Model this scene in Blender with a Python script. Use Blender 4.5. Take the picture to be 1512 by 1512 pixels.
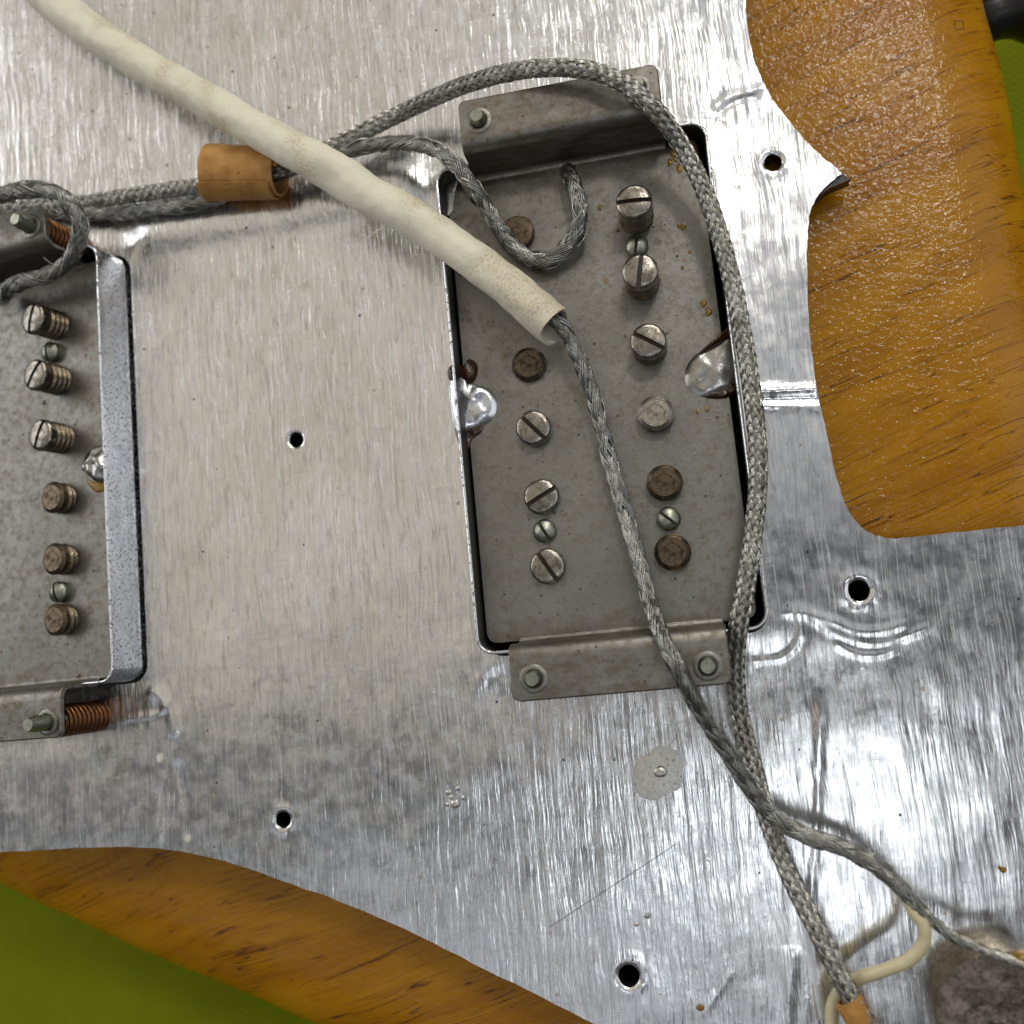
import bpy, bmesh, math, random
import numpy as np
from mathutils import Vector, Matrix, geometry, noise

scene = bpy.context.scene
for o in list(bpy.data.objects):
    bpy.data.objects.remove(o, do_unlink=True)
random.seed(7)
RNG = np.random.default_rng(7)
MM = 0.001

# ------------------------------------------------------------------ camera
F_PX = 1490.0          # focal length in photograph pixels (1512 px wide)
CAM_H = 0.150          # height of the lens above the foil
CR = Vector((0.97733, -0.09325, -0.19008))      # camera right in world axes
CU = Vector((0.11682, 0.98626, 0.11680))        # camera up
CB = Vector((0.17658, -0.13636, 0.97480))       # camera back
cam_d = bpy.data.cameras.new('camera')
cam = bpy.data.objects.new('camera', cam_d)
scene.collection.objects.link(cam)
cam.matrix_world = Matrix(((CR.x, CU.x, CB.x, 0), (CR.y, CU.y, CB.y, 0), (CR.z, CU.z, CB.z, CAM_H), (0, 0, 0, 1)))
cam_d.sensor_width = 36.0
cam_d.lens = 36.0 * F_PX / 1512.0
cam_d.clip_start = 0.005
cam_d.clip_end = 20.0
cam_d.dof.use_dof = True
cam_d.dof.focus_distance = 0.146
cam_d.dof.aperture_fstop = 16.0
scene.camera = cam

# ------------------------------------------------------------------ world and lamps
world = bpy.data.worlds.new('World')
scene.world = world
world.use_nodes = True
bg = world.node_tree.nodes['Background']
bg.inputs['Color'].default_value = (0.96, 0.98, 1.0, 1)
bg.inputs['Strength'].default_value = 0.07

def area_lamp(name, direction, dist, sx, sy, radiance, color):
    """area lamp in the given direction from the work, facing it"""
    d = bpy.data.lights.new(name, 'AREA')
    d.shape = 'RECTANGLE'
    d.size = sx
    d.size_y = sy
    d.energy = radiance * math.pi * sx * sy
    d.color = color
    o = bpy.data.objects.new(name, d)
    v = Vector(direction).normalized()
    o.location = v * dist
    o.rotation_euler = v.to_track_quat('Z', 'Y').to_euler()
    scene.collection.objects.link(o)
    return o
def reflect_panel(name, x0, x1, y0, y1, z, radiance, color):
    """unseen light panel added overhead for its reflection in the metal"""
    d = bpy.data.lights.new(name, 'AREA')
    d.shape = 'RECTANGLE'
    d.size = x1 - x0
    d.size_y = y1 - y0
    d.energy = radiance * math.pi * (x1 - x0) * (y1 - y0)
    d.color = color
    o = bpy.data.objects.new(name, d)
    o.location = ((x0 + x1) / 2, (y0 + y1) / 2, z)
    scene.collection.objects.link(o)
area_lamp('key_lamp', (0.09, -0.20, 1), 1.8, 0.46, 0.27, 3.0, (0.90, 0.95, 1.0))
area_lamp('key_lamp', (0.29, 0.60, 1), 2.0, 0.30, 0.24, 21.0, (1.0, 0.95, 0.86))
area_lamp('key_lamp', (0.35, 1.6, 1), 2.4, 1.2, 0.6, 7.0, (1.0, 0.96, 0.90))  # unseen key lamp added to lift matte surfaces, clear of the foil's mirror angles
reflect_panel('reflect_light', -2.7, -0.12, -0.10, 2.4, 2.0, 0.50, (1.0, 0.90, 0.74))  # panels stop short of the lens axis; the gap mirrors as a dark patch
reflect_panel('reflect_light', -2.3, -0.05, -1.5, -0.45, 2.0, 0.42, (0.90, 0.95, 1.0))  # gap before this panel puts a dark band on the foil
reflect_panel('reflect_light', -0.12, 0.95, 0.20, 2.4, 2.0, 0.34, (0.93, 0.96, 1.0))
reflect_panel('reflect_light', 0.98, 4.6, -1.2, 1.7, 2.0, 0.85, (0.95, 0.97, 1.0))  # added to brighten the chrome side of the left pickup
area_lamp('side_fill_lamp', (-1.15, 0.45, 0.50), 2.0, 1.4, 1.0, 2.2, (0.97, 0.98, 1.0))  # unseen fill lamp added low at the left for diffuse surfaces
scene.cycles.max_bounces = 6
scene.cycles.diffuse_bounces = 2
scene.cycles.glossy_bounces = 4

scene.view_settings.view_transform = 'Standard'
scene.view_settings.look = 'None'
scene.view_settings.exposure = 0.0
scene.view_settings.gamma = 1.0
scene.view_settings.use_curve_mapping = False

# ------------------------------------------------------------------ helpers
def U(px, py, zmm):
    """photograph pixel + height above the foil (mm) -> world point in mm"""
    r = CR * ((px - 756) / F_PX) - CU * ((py - 756) / F_PX) - CB
    t = (zmm - CAM_H * 1000) / r.z
    return Vector((r.x * t, r.y * t, zmm))

def local_at(root, px, py, zl):
    """point in a (possibly tilted) thing's own axes, mm, seen at the pixel and zl above its origin plane"""
    M4 = Matrix.Translation(root.location / MM) @ root.rotation_euler.to_matrix().to_4x4()
    inv = M4.inverted()
    z = zl
    for _ in range(12):
        q = inv @ U(px, py, z)
        z += zl - q.z
    return inv @ U(px, py, z)

def UU(pts, z):
    return [U(x, y, z) for x, y in pts]

def link(o, parent=None):
    scene.collection.objects.link(o)
    if parent is not None:
        o.parent = parent
    return o

def tag(o, label=None, cat=None, group=None, kind=None):
    if label: o['label'] = label
    if cat: o['category'] = cat
    if group: o['group'] = group
    if kind: o['kind'] = kind
    return o

def empty(name, loc_mm=(0, 0, 0)):
    o = bpy.data.objects.new(name, None)
    o.empty_display_size = 0.005
    o.location = Vector(loc_mm) * MM
    return link(o)

def mesh_obj(name, verts, faces, mat, parent=None, smooth=True, origin=(0, 0, 0), angle=None):
    """verts in mm (parent space) ; faces list or (n,4)/(n,3) array"""
    me = bpy.data.meshes.new(name)
    v = np.asarray(verts, dtype=np.float64).reshape(-1, 3) - np.asarray(origin, dtype=np.float64)
    v = v * MM
    if isinstance(faces, np.ndarray):
        n, k = faces.shape
        me.vertices.add(len(v)); me.vertices.foreach_set('co', v.ravel())
        me.loops.add(n * k); me.loops.foreach_set('vertex_index', faces.ravel().astype(np.int32))
        me.polygons.add(n)
        me.polygons.foreach_set('loop_start', np.arange(0, n * k, k, dtype=np.int32))
        me.update(calc_edges=True)
    else:
        me.from_pydata([tuple(x) for x in v], [], faces)
    me.validate()
    if angle is None:
        me.polygons.foreach_set('use_smooth', [smooth] * len(me.polygons))
    else:
        me.polygons.foreach_set('use_smooth', [True] * len(me.polygons))
        me.set_sharp_from_angle(angle=math.radians(angle))
    me.materials.append(mat)
    me.update()
    o = bpy.data.objects.new(name, me)
    o.location = Vector(origin) * MM
    return link(o, parent)

def rounded_rect(x0, x1, y0, y1, r, n=8):
    pts = []
    for cx, cy, a0 in ((x1 - r, y1 - r, 0), (x0 + r, y1 - r, 90), (x0 + r, y0 + r, 180), (x1 - r, y0 + r, 270)):
        for i in range(n + 1):
            a = math.radians(a0 + 90 * i / n)
            pts.append((cx + r * math.cos(a), cy + r * math.sin(a)))
    return pts

def circle(cx, cy, r, n=28, jit=0.0):
    return [(cx + r * (1 + jit * random.uniform(-1, 1)) * math.cos(2 * math.pi * i / n), cy + r * (1 + jit * random.uniform(-1, 1)) * math.sin(2 * math.pi * i / n)) for i in range(n)]

def catmull(pts, per=12, closed=False):
    P = [np.array(p, float) for p in pts]
    n = len(P)
    out = []
    rng = range(n) if closed else range(n - 1)
    for i in rng:
        if closed:
            p0, p1, p2, p3 = P[(i - 1) % n], P[i], P[(i + 1) % n], P[(i + 2) % n]
        else:
            p1, p2 = P[i], P[i + 1]
            p0 = P[i - 1] if i > 0 else 2 * p1 - p2
            p3 = P[i + 2] if i + 2 < n else 2 * p2 - p1
        # centripetal-ish parametrisation
        t0 = 0.0
        t1 = t0 + max(np.linalg.norm(p1 - p0), 1e-6) ** 0.5
        t2 = t1 + max(np.linalg.norm(p2 - p1), 1e-6) ** 0.5
        t3 = t2 + max(np.linalg.norm(p3 - p2), 1e-6) ** 0.5
        for k in range(per):
            t = t1 + (t2 - t1) * k / per
            a1 = (t1 - t) / (t1 - t0) * p0 + (t - t0) / (t1 - t0) * p1
            a2 = (t2 - t) / (t2 - t1) * p1 + (t - t1) / (t2 - t1) * p2
            a3 = (t3 - t) / (t3 - t2) * p2 + (t - t2) / (t3 - t2) * p3
            b1 = (t2 - t) / (t2 - t0) * a1 + (t - t0) / (t2 - t0) * a2
            b2 = (t3 - t) / (t3 - t1) * a2 + (t - t1) / (t3 - t1) * a3
            out.append((t2 - t) / (t2 - t1) * b1 + (t - t1) / (t2 - t1) * b2)
    if not closed:
        out.append(P[-1])
    return np.array(out)

def resample(path, ds):
    seg = np.linalg.norm(np.diff(path, axis=0), axis=1)
    s = np.concatenate([[0], np.cumsum(seg)])
    n = max(4, int(s[-1] / ds))
    q = np.linspace(0, s[-1], n + 1)
    return np.stack([np.interp(q, s, path[:, i]) for i in range(3)], 1), q

def frames(path):
    T = np.gradient(path, axis=0)
    T /= np.linalg.norm(T, axis=1)[:, None]
    N = np.zeros_like(T)
    up = np.array([0, 0, 1.0])
    n = up - T[0] * T[0].dot(up)
    if np.linalg.norm(n) < 1e-3:
        n = np.array([1.0, 0, 0]) - T[0] * T[0][0]
    N[0] = n / np.linalg.norm(n)
    for i in range(1, len(T)):
        n = N[i - 1] - T[i] * T[i].dot(N[i - 1])
        N[i] = n / np.linalg.norm(n)
    return T, N, np.cross(T, N)

def tube_arrays(path, rad, sides=12, cap=True):
    """path (n,3), rad scalar/array/(n,sides) -> verts, faces(list of quads array)"""
    T, N, B = frames(path)
    n = len(path)
    a = np.linspace(0, 2 * np.pi, sides, endpoint=False)
    r = np.broadcast_to(np.asarray(rad, float).reshape((-1, 1)) if np.ndim(rad) == 1 else np.asarray(rad, float), (n, sides))
    V = path[:, None, :] + r[..., None] * (np.cos(a)[None, :, None] * N[:, None, :] + np.sin(a)[None, :, None] * B[:, None, :])
    return V.reshape(-1, 3), grid_faces(n, sides, True)

def grid_faces(n, m, wrap):
    i = np.arange(n - 1)[:, None]
    j = np.arange(m if wrap else m - 1)[None, :]
    j2 = (j + 1) % m
    f = np.stack([i * m + j + 0 * i, i * m + j2 + 0 * i, (i + 1) * m + j2, (i + 1) * m + j], -1)
    return f.reshape(-1, 4)

def merge(parts):
    V, Fc, off = [], [], 0
    for v, f in parts:
        V.append(v); Fc.append(f + off); off += len(v)
    return np.concatenate(V), np.concatenate(Fc)

def lathe(profile, sides=32):
    """profile [(r,z)...] bottom to top ; closed top when r==0"""
    n = len(profile)
    a = np.linspace(0, 2 * np.pi, sides, endpoint=False)
    p = np.array(profile, float)
    V = np.stack([p[:, 0:1] * np.cos(a), p[:, 0:1] * np.sin(a), np.repeat(p[:, 1:2], sides, 1)], -1)
    return V.reshape(-1, 3), grid_faces(n, sides, True)

def poly_inside(P, poly):
    """vectorised even-odd test, P (n,2)"""
    x, y = P[:, 0], P[:, 1]
    res = np.zeros(len(P), bool)
    q = np.asarray(poly, float)
    x0, y0 = q[:, 0], q[:, 1]
    x1, y1 = np.roll(x0, -1), np.roll(y0, -1)
    for a, b, c, d in zip(x0, y0, x1, y1):
        if b == d: continue
        m = ((b > y) != (d > y)) & (x < (c - a) * (y - b) / (d - b) + a)
        res ^= m
    return res

def poly_dist(P, poly):
    q = np.asarray(poly, float)
    best = np.full(len(P), 1e9)
    for i in range(len(q)):
        a, b = q[i], q[(i + 1) % len(q)]
        ab = b - a
        t = np.clip(((P - a) @ ab) / max(ab @ ab, 1e-9), 0, 1)
        best = np.minimum(best, np.linalg.norm(P - (a + t[:, None] * ab), axis=1))
    return best

def sheet(outer, holes, interior=None):
    """triangulate a plate with holes, returns verts2d, tris, loops (index lists)"""
    pts, edges, loops = [], [], []
    for lp in [outer] + holes:
        b = len(pts)
        pts += [Vector((p[0], p[1])) for p in lp]
        edges += [(b + i, b + (i + 1) % len(lp)) for i in range(len(lp))]
        loops.append(list(range(b, b + len(lp))))
    if interior is not None:
        pts += [Vector((float(p[0]), float(p[1]))) for p in interior]
    vo, eo, fo, ov, oe, of = geometry.delaunay_2d_cdt(pts, edges, [], 0, 1e-5, True)
    V = np.array([(v.x, v.y) for v in vo])
    Fc = np.array([f for f in fo if len(f) == 3])
    # orient up
    a, b, c = V[Fc[:, 0]], V[Fc[:, 1]], V[Fc[:, 2]]
    s = (b[:, 0] - a[:, 0]) * (c[:, 1] - a[:, 1]) - (b[:, 1] - a[:, 1]) * (c[:, 0] - a[:, 0])
    Fc[s < 0] = Fc[s < 0][:, ::-1]
    cen = V[Fc].mean(1)
    keep = poly_inside(cen, outer)
    for h in holes:
        keep &= ~poly_inside(cen, h)
    Fc = Fc[keep]
    inv = {}
    for i, l in enumerate(ov):
        for k in l: inv[k] = i
    loops = [[inv[k] for k in lp] for lp in loops]
    return V, Fc, loops

def smooth01(a, b, x):
    t = np.clip((x - a) / (b - a), 0, 1)
    return t * t * (3 - 2 * t)

def vnoise(x, y, sc, seed=0.0):
    return np.array([noise.noise(Vector((a * sc + seed, b * sc - seed, seed * 0.37))) for a, b in zip(x, y)])

# ------------------------------------------------------------------ material helpers
class NB:
    def __init__(self, name):
        self.m = bpy.data.materials.new(name)
        self.m.use_nodes = True
        self.t = self.m.node_tree
        self.t.nodes.clear()
        self.out = self.t.nodes.new('ShaderNodeOutputMaterial')
        self.bsdf = self.t.nodes.new('ShaderNodeBsdfPrincipled')
        self.t.links.new(self.bsdf.outputs[0], self.out.inputs[0])
        tc = self.t.nodes.new('ShaderNodeTexCoord')
        s = self.t.nodes.new('ShaderNodeVectorMath'); s.operation = 'SCALE'
        self.t.links.new(tc.outputs['Object'], s.inputs[0])
        s.inputs['Scale'].default_value = 1000.0
        self.mm = s.outputs[0]          # object coordinates in millimetres
        self.uv = tc.outputs['UV']
    def setv(self, sock, v):
        if isinstance(v, bpy.types.NodeSocket): self.t.links.new(v, sock)
        elif isinstance(v, (tuple, list)) and len(v) == 3 and sock.type == 'RGBA': sock.default_value = (*v, 1)
        else: sock.default_value = v
    def math(self, op, a, b=0.0, clamp=False):
        n = self.t.nodes.new('ShaderNodeMath'); n.operation = op; n.use_clamp = clamp
        self.setv(n.inputs[0], a); self.setv(n.inputs[1], b)
        return n.outputs[0]
    def add(self, a, b): return self.math('ADD', a, b)
    def mul(self, a, b): return self.math('MULTIPLY', a, b)
    def vec(self, v, scale=(1, 1, 1), rot=(0, 0, 0), loc=(0, 0, 0)):
        n = self.t.nodes.new('ShaderNodeMapping')
        self.setv(n.inputs['Vector'], v)
        n.inputs['Location'].default_value = loc
        n.inputs['Rotation'].default_value = [math.radians(a) for a in rot]
        n.inputs['Scale'].default_value = scale
        return n.outputs[0]
    def noise(self, v, scale=1.0, detail=2.0, rough=0.5, dist=0.0):
        n = self.t.nodes.new('ShaderNodeTexNoise')
        self.setv(n.inputs['Vector'], v)
        n.inputs['Scale'].default_value = scale; n.inputs['Detail'].default_value = detail
        n.inputs['Roughness'].default_value = rough; n.inputs['Distortion'].default_value = dist
        return n.outputs['Fac']
    def voro(self, v, scale=1.0, feature='F1', rnd=1.0, dim='2D'):
        n = self.t.nodes.new('ShaderNodeTexVoronoi'); n.feature = feature; n.voronoi_dimensions = dim
        self.setv(n.inputs['Vector'], v)
        n.inputs['Scale'].default_value = scale
        n.inputs['Randomness'].default_value = rnd
        return n.outputs
    def ramp(self, v, a, b, lo=0.0, hi=1.0):
        n = self.t.nodes.new('ShaderNodeMapRange'); n.interpolation_type = 'SMOOTHSTEP'
        self.setv(n.inputs['Value'], v)
        n.inputs['From Min'].default_value = a; n.inputs['From Max'].default_value = b
        n.inputs['To Min'].default_value = lo; n.inputs['To Max'].default_value = hi
        return n.outputs[0]
    def mix(self, f, a, b):
        n = self.t.nodes.new('ShaderNodeMix'); n.data_type = 'RGBA'
        self.setv(n.inputs[0], f); self.setv(n.inputs[6], a); self.setv(n.inputs[7], b)
        return n.outputs[2]
    def bump(self, h, dist, strength=1.0, normal=None):
        n = self.t.nodes.new('ShaderNodeBump')
        n.inputs['Strength'].default_value = strength
        n.inputs['Distance'].default_value = dist
        self.setv(n.inputs['Height'], h)
        if normal is not None: self.setv(n.inputs['Normal'], normal)
        return n.outputs[0]
    def seg(self, a, b_, w):
        """1 on a hairline from a to b (mm)"""
        d = Vector((b_[0] - a[0], b_[1] - a[1])); L = d.length
        m = self.vec(self.mm, loc=(-a[0], -a[1], 0))
        n = self.t.nodes.new('ShaderNodeVectorRotate'); n.rotation_type = 'Z_AXIS'
        self.setv(n.inputs['Vector'], m); n.inputs['Angle'].default_value = -math.atan2(d.y, d.x)
        q = self.t.nodes.new('ShaderNodeSeparateXYZ'); self.t.links.new(n.outputs[0], q.inputs[0])
        on = self.mul(self.math('GREATER_THAN', q.outputs[0], 0.0), self.math('LESS_THAN', q.outputs[0], L))
        return self.mul(on, self.ramp(self.math('ABSOLUTE', q.outputs[1]), w, w * 0.4))
    def specks(self, scale, rmin, rmax, seed=0.0, keep=0.5, squash=(1, 1, 1)):
        """small irregular spots: 1 inside a spot"""
        v = self.vec(self.mm, scale=squash, loc=(seed, -seed, seed * 0.5))
        dn = self.noise(v, 3.0, 2.0)
        o = self.voro(v, scale)
        sep = self.t.nodes.new('ShaderNodeSeparateColor')
        self.t.links.new(o['Color'], sep.inputs[0])
        rad = self.add(self.mul(sep.outputs[0], (rmax - rmin) * scale), rmin * scale)
        rad = self.mul(rad, self.math('GREATER_THAN', sep.outputs[1], 1 - keep))
        d = self.add(o['Distance'], self.mul(self.add(dn, -0.5), 0.25 * rmax * scale * 2))
        return self.math('MULTIPLY', self.math('SUBTRACT', rad, d), 12.0 / (rmax * scale), clamp=True)
    def p(self, **kw):
        for k, v in kw.items():
            self.setv(self.bsdf.inputs[k.replace('_', ' ')], v)
        return self.m

def mat_foil():
    b = NB('shielding_foil')
    mm = b.mm
    warp = b.t.nodes.new('ShaderNodeVectorMath'); warp.operation = 'ADD'
    nz = b.t.nodes.new('ShaderNodeTexNoise'); nz.inputs['Scale'].default_value = 0.06
    b.t.links.new(mm, nz.inputs['Vector'])
    sc = b.t.nodes.new('ShaderNodeVectorMath'); sc.operation = 'SCALE'; sc.inputs['Scale'].default_value = 2.2
    b.t.links.new(nz.outputs['Color'], sc.inputs[0])
    b.t.links.new(mm, warp.inputs[0]); b.t.links.new(sc.outputs[0], warp.inputs[1])
    w = warp.outputs[0]
    A = b.noise(b.vec(w, (1.0, 0.055, 1), rot=(0, 0, 3)), 1, 2, 0.55)
    B = b.noise(b.vec(w, (3.6, 0.30, 1), rot=(0, 0, 4)), 1, 2, 0.6)
    D = b.noise(mm, 0.75, 3, 0.55)
    E = b.noise(mm, 6.0, 2, 0.6)
    patch = b.noise(mm, 0.045, 3, 0.55)
    patch2 = b.noise(b.vec(mm, loc=(31, 12, 0)), 0.10, 4, 0.6)
    Amask = b.ramp(patch2, 0.30, 0.62, 0.55, 1.0)
    h = b.mul(b.mul(A, Amask), 1.0)
    h = b.add(h, b.mul(B, 0.30))
    dent = b.ramp(D, 0.62, 0.78, 0.0, 1.0)
    h = b.add(h, b.mul(dent, b.ramp(patch2, 0.52, 0.68, 0.0, 0.22)))
    h = b.add(h, b.mul(E, 0.025))
    # scratches along the rolling direction and a few across
    s1 = b.ramp(b.noise(b.vec(w, (7.5, 0.085, 1), rot=(0, 0, 5)), 1, 0), 0.70, 0.76)
    s3 = b.ramp(b.noise(b.vec(mm, (6.0, 0.05, 1), rot=(0, 0, 62)), 1, 0), 0.775, 0.81)
    scr = b.math('MAXIMUM', s1, s3)
    h = b.add(h, b.mul(scr, -0.07))
    sx = b.t.nodes.new('ShaderNodeSeparateXYZ'); b.t.links.new(mm, sx.inputs[0])
    calm = b.ramp(sx.outputs[0], -4.0, 14.0, 1.0, 0.40)      # the narrow right part was rubbed down flatter
    nrm = b.bump(b.mul(h, calm), 0.00014, 0.9)
    grime_shade = b.ramp(b.noise(mm, 0.6, 5, 0.7), 0.50, 0.78)
    col = b.mix(b.ramp(patch, 0.3, 0.7), (0.86, 0.865, 0.885), (0.76, 0.755, 0.745))
    col = b.mix(b.mul(grime_shade, 0.20), col, (0.50, 0.47, 0.42))
    # ridge valleys darkened in the colour, as shading the bump does not show
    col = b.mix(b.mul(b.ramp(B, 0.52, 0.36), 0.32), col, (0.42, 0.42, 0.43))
    pale = b.seg(U(575, 330, 0), U(432, 428, 0), 0.11)
    for p0, p1 in (((250, 372), (275, 400)), ((372, 0), (260, 70)), ((120, 92), (20, 105)), ((640, 690), (690, 640))):
        pale = b.math('MAXIMUM', pale, b.seg(U(*p0, 0), U(*p1, 0), 0.08))
    dline = b.math('MAXIMUM', b.seg(U(998, 1246, 0), U(812, 1368, 0), 0.13), b.seg(U(1000, 1085, 0), U(935, 1175, 0), 0.10))
    col = b.mix(b.mul(pale, 0.7), col, (0.93, 0.93, 0.92))
    col = b.mix(b.mul(dline, 0.65), col, (0.22, 0.21, 0.20))
    fl = b.math('ABSOLUTE', b.add(b.noise(b.vec(w, (0.95, 0.045, 1), rot=(0, 0, 4), loc=(5, 8, 0)), 1, 1.5, 0.5), -0.5))
    fl2 = b.math('ABSOLUTE', b.add(b.noise(b.vec(w, (0.07, 0.80, 1), rot=(0, 0, 3), loc=(15, 2, 0)), 1, 1.5, 0.5), -0.5))
    wrk = b.mul(b.ramp(fl, 0.040, 0.004), b.ramp(b.noise(b.vec(mm, (0.8, 0.25, 1)), 1, 2, 0.6), 0.38, 0.60))
    wrk2 = b.mul(b.ramp(fl2, 0.035, 0.004), b.ramp(b.noise(b.vec(mm, (0.3, 0.8, 1), loc=(3, 3, 0)), 1, 2, 0.6), 0.50, 0.66))
    col = b.mix(b.mul(wrk, 0.42), col, (0.36, 0.35, 0.34))  # thin crease lines painted dark, standing in for ridge shading
    col = b.mix(b.mul(wrk2, 0.22), col, (0.40, 0.39, 0.38))
    dk = b.specks(0.11, 0.07, 0.24, 3.0, 0.35)
    br = b.specks(0.11, 0.06, 0.34, 17.0, 0.40)
    fine = b.specks(0.34, 0.03, 0.10, 41.0, 0.4)
    col = b.mix(b.mul(br, 0.6), col, (0.30, 0.20, 0.08))
    col = b.mix(b.mul(fine, 0.8), col, (0.10, 0.085, 0.07))
    col = b.mix(b.mul(dk, 0.95), col, (0.035, 0.03, 0.025))
    spot = b.math('MAXIMUM', dk, b.math('MAXIMUM', b.mul(br, 0.6), fine))
    metal = b.math('SUBTRACT', 1.0, b.mul(spot, 0.9))
    rough = b.add(b.ramp(b.noise(mm, 0.35, 4, 0.65), 0.3, 0.75, 0.17, 0.31), b.mul(grime_shade, 0.03))
    rough = b.mul(b.add(rough, b.mul(b.add(scr, b.mul(pale, 2.0)), 0.08)), b.ramp(sx.outputs[0], -4.0, 14.0, 1.0, 0.85))
    return b.p(Base_Color=col, Metallic=metal, Roughness=rough, Normal=nrm)

def mat_nickel(name='nickel_silver', base=(0.285, 0.277, 0.254), dirt=0.62):
    b = NB(name)
    n1 = b.noise(b.mm, 0.12, 4, 0.6)
    n2 = b.noise(b.vec(b.mm, loc=(9, 4, 2)), 0.9, 5, 0.7)
    n3 = b.noise(b.vec(b.mm, (1.0, 9.0, 1.0)), 1.0, 2, 0.6)
    col = b.mix(b.ramp(n1, 0.3, 0.7), base, tuple(c * 0.80 for c in base))
    col = b.mix(b.mul(b.ramp(n2, 0.44, 0.72), dirt), col, (0.17, 0.135, 0.085))
    light = b.ramp(b.noise(b.vec(b.mm, loc=(3, 31, 2)), 3.2, 3, 0.7), 0.62, 0.80)
    col = b.mix(b.mul(light, 0.40), col, (0.42, 0.41, 0.375))
    sp = b.specks(0.36, 0.06, 0.26, 5.0, 0.40)
    sp2 = b.specks(0.9, 0.03, 0.12, 23.0, 0.5)
    br = b.specks(0.14, 0.10, 0.45, 11.0, 0.25)
    col = b.mix(b.mul(br, 0.55), col, (0.22, 0.12, 0.04))
    col = b.mix(b.mul(sp2, 0.8), col, (0.10, 0.08, 0.055))
    col = b.mix(b.mul(sp, 0.85), col, (0.07, 0.055, 0.04))
    sy = b.t.nodes.new('ShaderNodeSeparateXYZ'); b.t.links.new(b.mm, sy.inputs[0])
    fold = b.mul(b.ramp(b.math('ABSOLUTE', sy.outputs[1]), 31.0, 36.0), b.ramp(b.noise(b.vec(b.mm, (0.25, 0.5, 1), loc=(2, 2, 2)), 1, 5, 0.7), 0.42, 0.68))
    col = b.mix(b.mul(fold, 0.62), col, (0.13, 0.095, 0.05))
    metal = b.math('SUBTRACT', 1.0, b.mul(b.math('MAXIMUM', sp, sp2), 0.8))
    rough = b.add(b.ramp(n2, 0.3, 0.75, 0.34, 0.55), b.mul(sp, 0.2))
    h = b.add(b.mul(n3, 0.4), b.mul(n2, 0.8))
    return b.p(Base_Color=col, Metallic=metal, Roughness=rough, Normal=b.bump(h, 0.00006, 0.8))

def mat_chrome():
    b = NB('pitted_chrome')
    pit = b.ramp(b.noise(b.vec(b.mm, (3.2, 2.4, 3.2)), 1.0, 2, 0.5), 0.57, 0.64)
    pm = b.ramp(b.noise(b.mm, 0.10, 2), 0.35, 0.6)
    pit = b.mul(pit, b.ramp(b.noise(b.vec(b.mm, loc=(5, 5, 5)), 0.13, 3), 0.25, 0.40))
    col = b.mix(b.mul(pit, 0.80), (0.86, 0.87, 0.90), (0.07, 0.08, 0.07))
    rough = b.add(b.mul(pit, 0.35), 0.16)
    return b.p(Base_Color=col, Metallic=b.math('SUBTRACT', 1.0, b.mul(pit, 0.5)), Roughness=rough,
               Normal=b.bump(b.add(b.mul(pit, -0.6), b.noise(b.mm, 0.5, 2)), 0.00008, 0.7))

def mat_metal(name, col, rough, dirt=(0.12, 0.09, 0.06), amount=0.5, scale=1.2, bump=0.00003):
    b = NB(name)
    n = b.noise(b.mm, scale, 4, 0.65)
    c = b.mix(b.mul(b.ramp(n, 0.42, 0.72), amount), col, dirt)
    return b.p(Base_Color=c, Metallic=1.0, Roughness=b.ramp(n, 0.3, 0.8, rough, min(1, rough + 0.22)), Normal=b.bump(b.noise(b.mm, scale * 4, 3, 0.7), bump, 0.8))

def mat_rings(name, col, dark, rough=0.3):
    """turned end face: concentric tool marks about the local z axis"""
    b = NB(name)
    sep = b.t.nodes.new('ShaderNodeSeparateXYZ'); b.t.links.new(b.mm, sep.inputs[0])
    r = b.math('SQRT', b.add(b.mul(sep.outputs[0], sep.outputs[0]), b.mul(sep.outputs[1], sep.outputs[1])))
    ring = b.math('SINE', b.mul(r, 20.0))
    n = b.noise(b.mm, 1.1, 4, 0.65)
    c = b.mix(b.ramp(n, 0.40, 0.70), col, dark)
    return b.p(Base_Color=c, Metallic=1.0, Roughness=b.ramp(n, 0.3, 0.8, rough, rough + 0.2), Normal=b.bump(b.add(b.mul(ring, 0.15), n), 0.00004, 0.8))

def mat_plain(name, col, rough=0.5, metallic=0.0, spec=0.5):
    b = NB(name)
    n = b.noise(b.mm, 1.0, 3)
    return b.p(Base_Color=b.mix(n, tuple(c * 0.85 for c in col), tuple(min(1, c * 1.12) for c in col)), Roughness=rough, Metallic=metallic, Specular_IOR_Level=spec)

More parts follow.
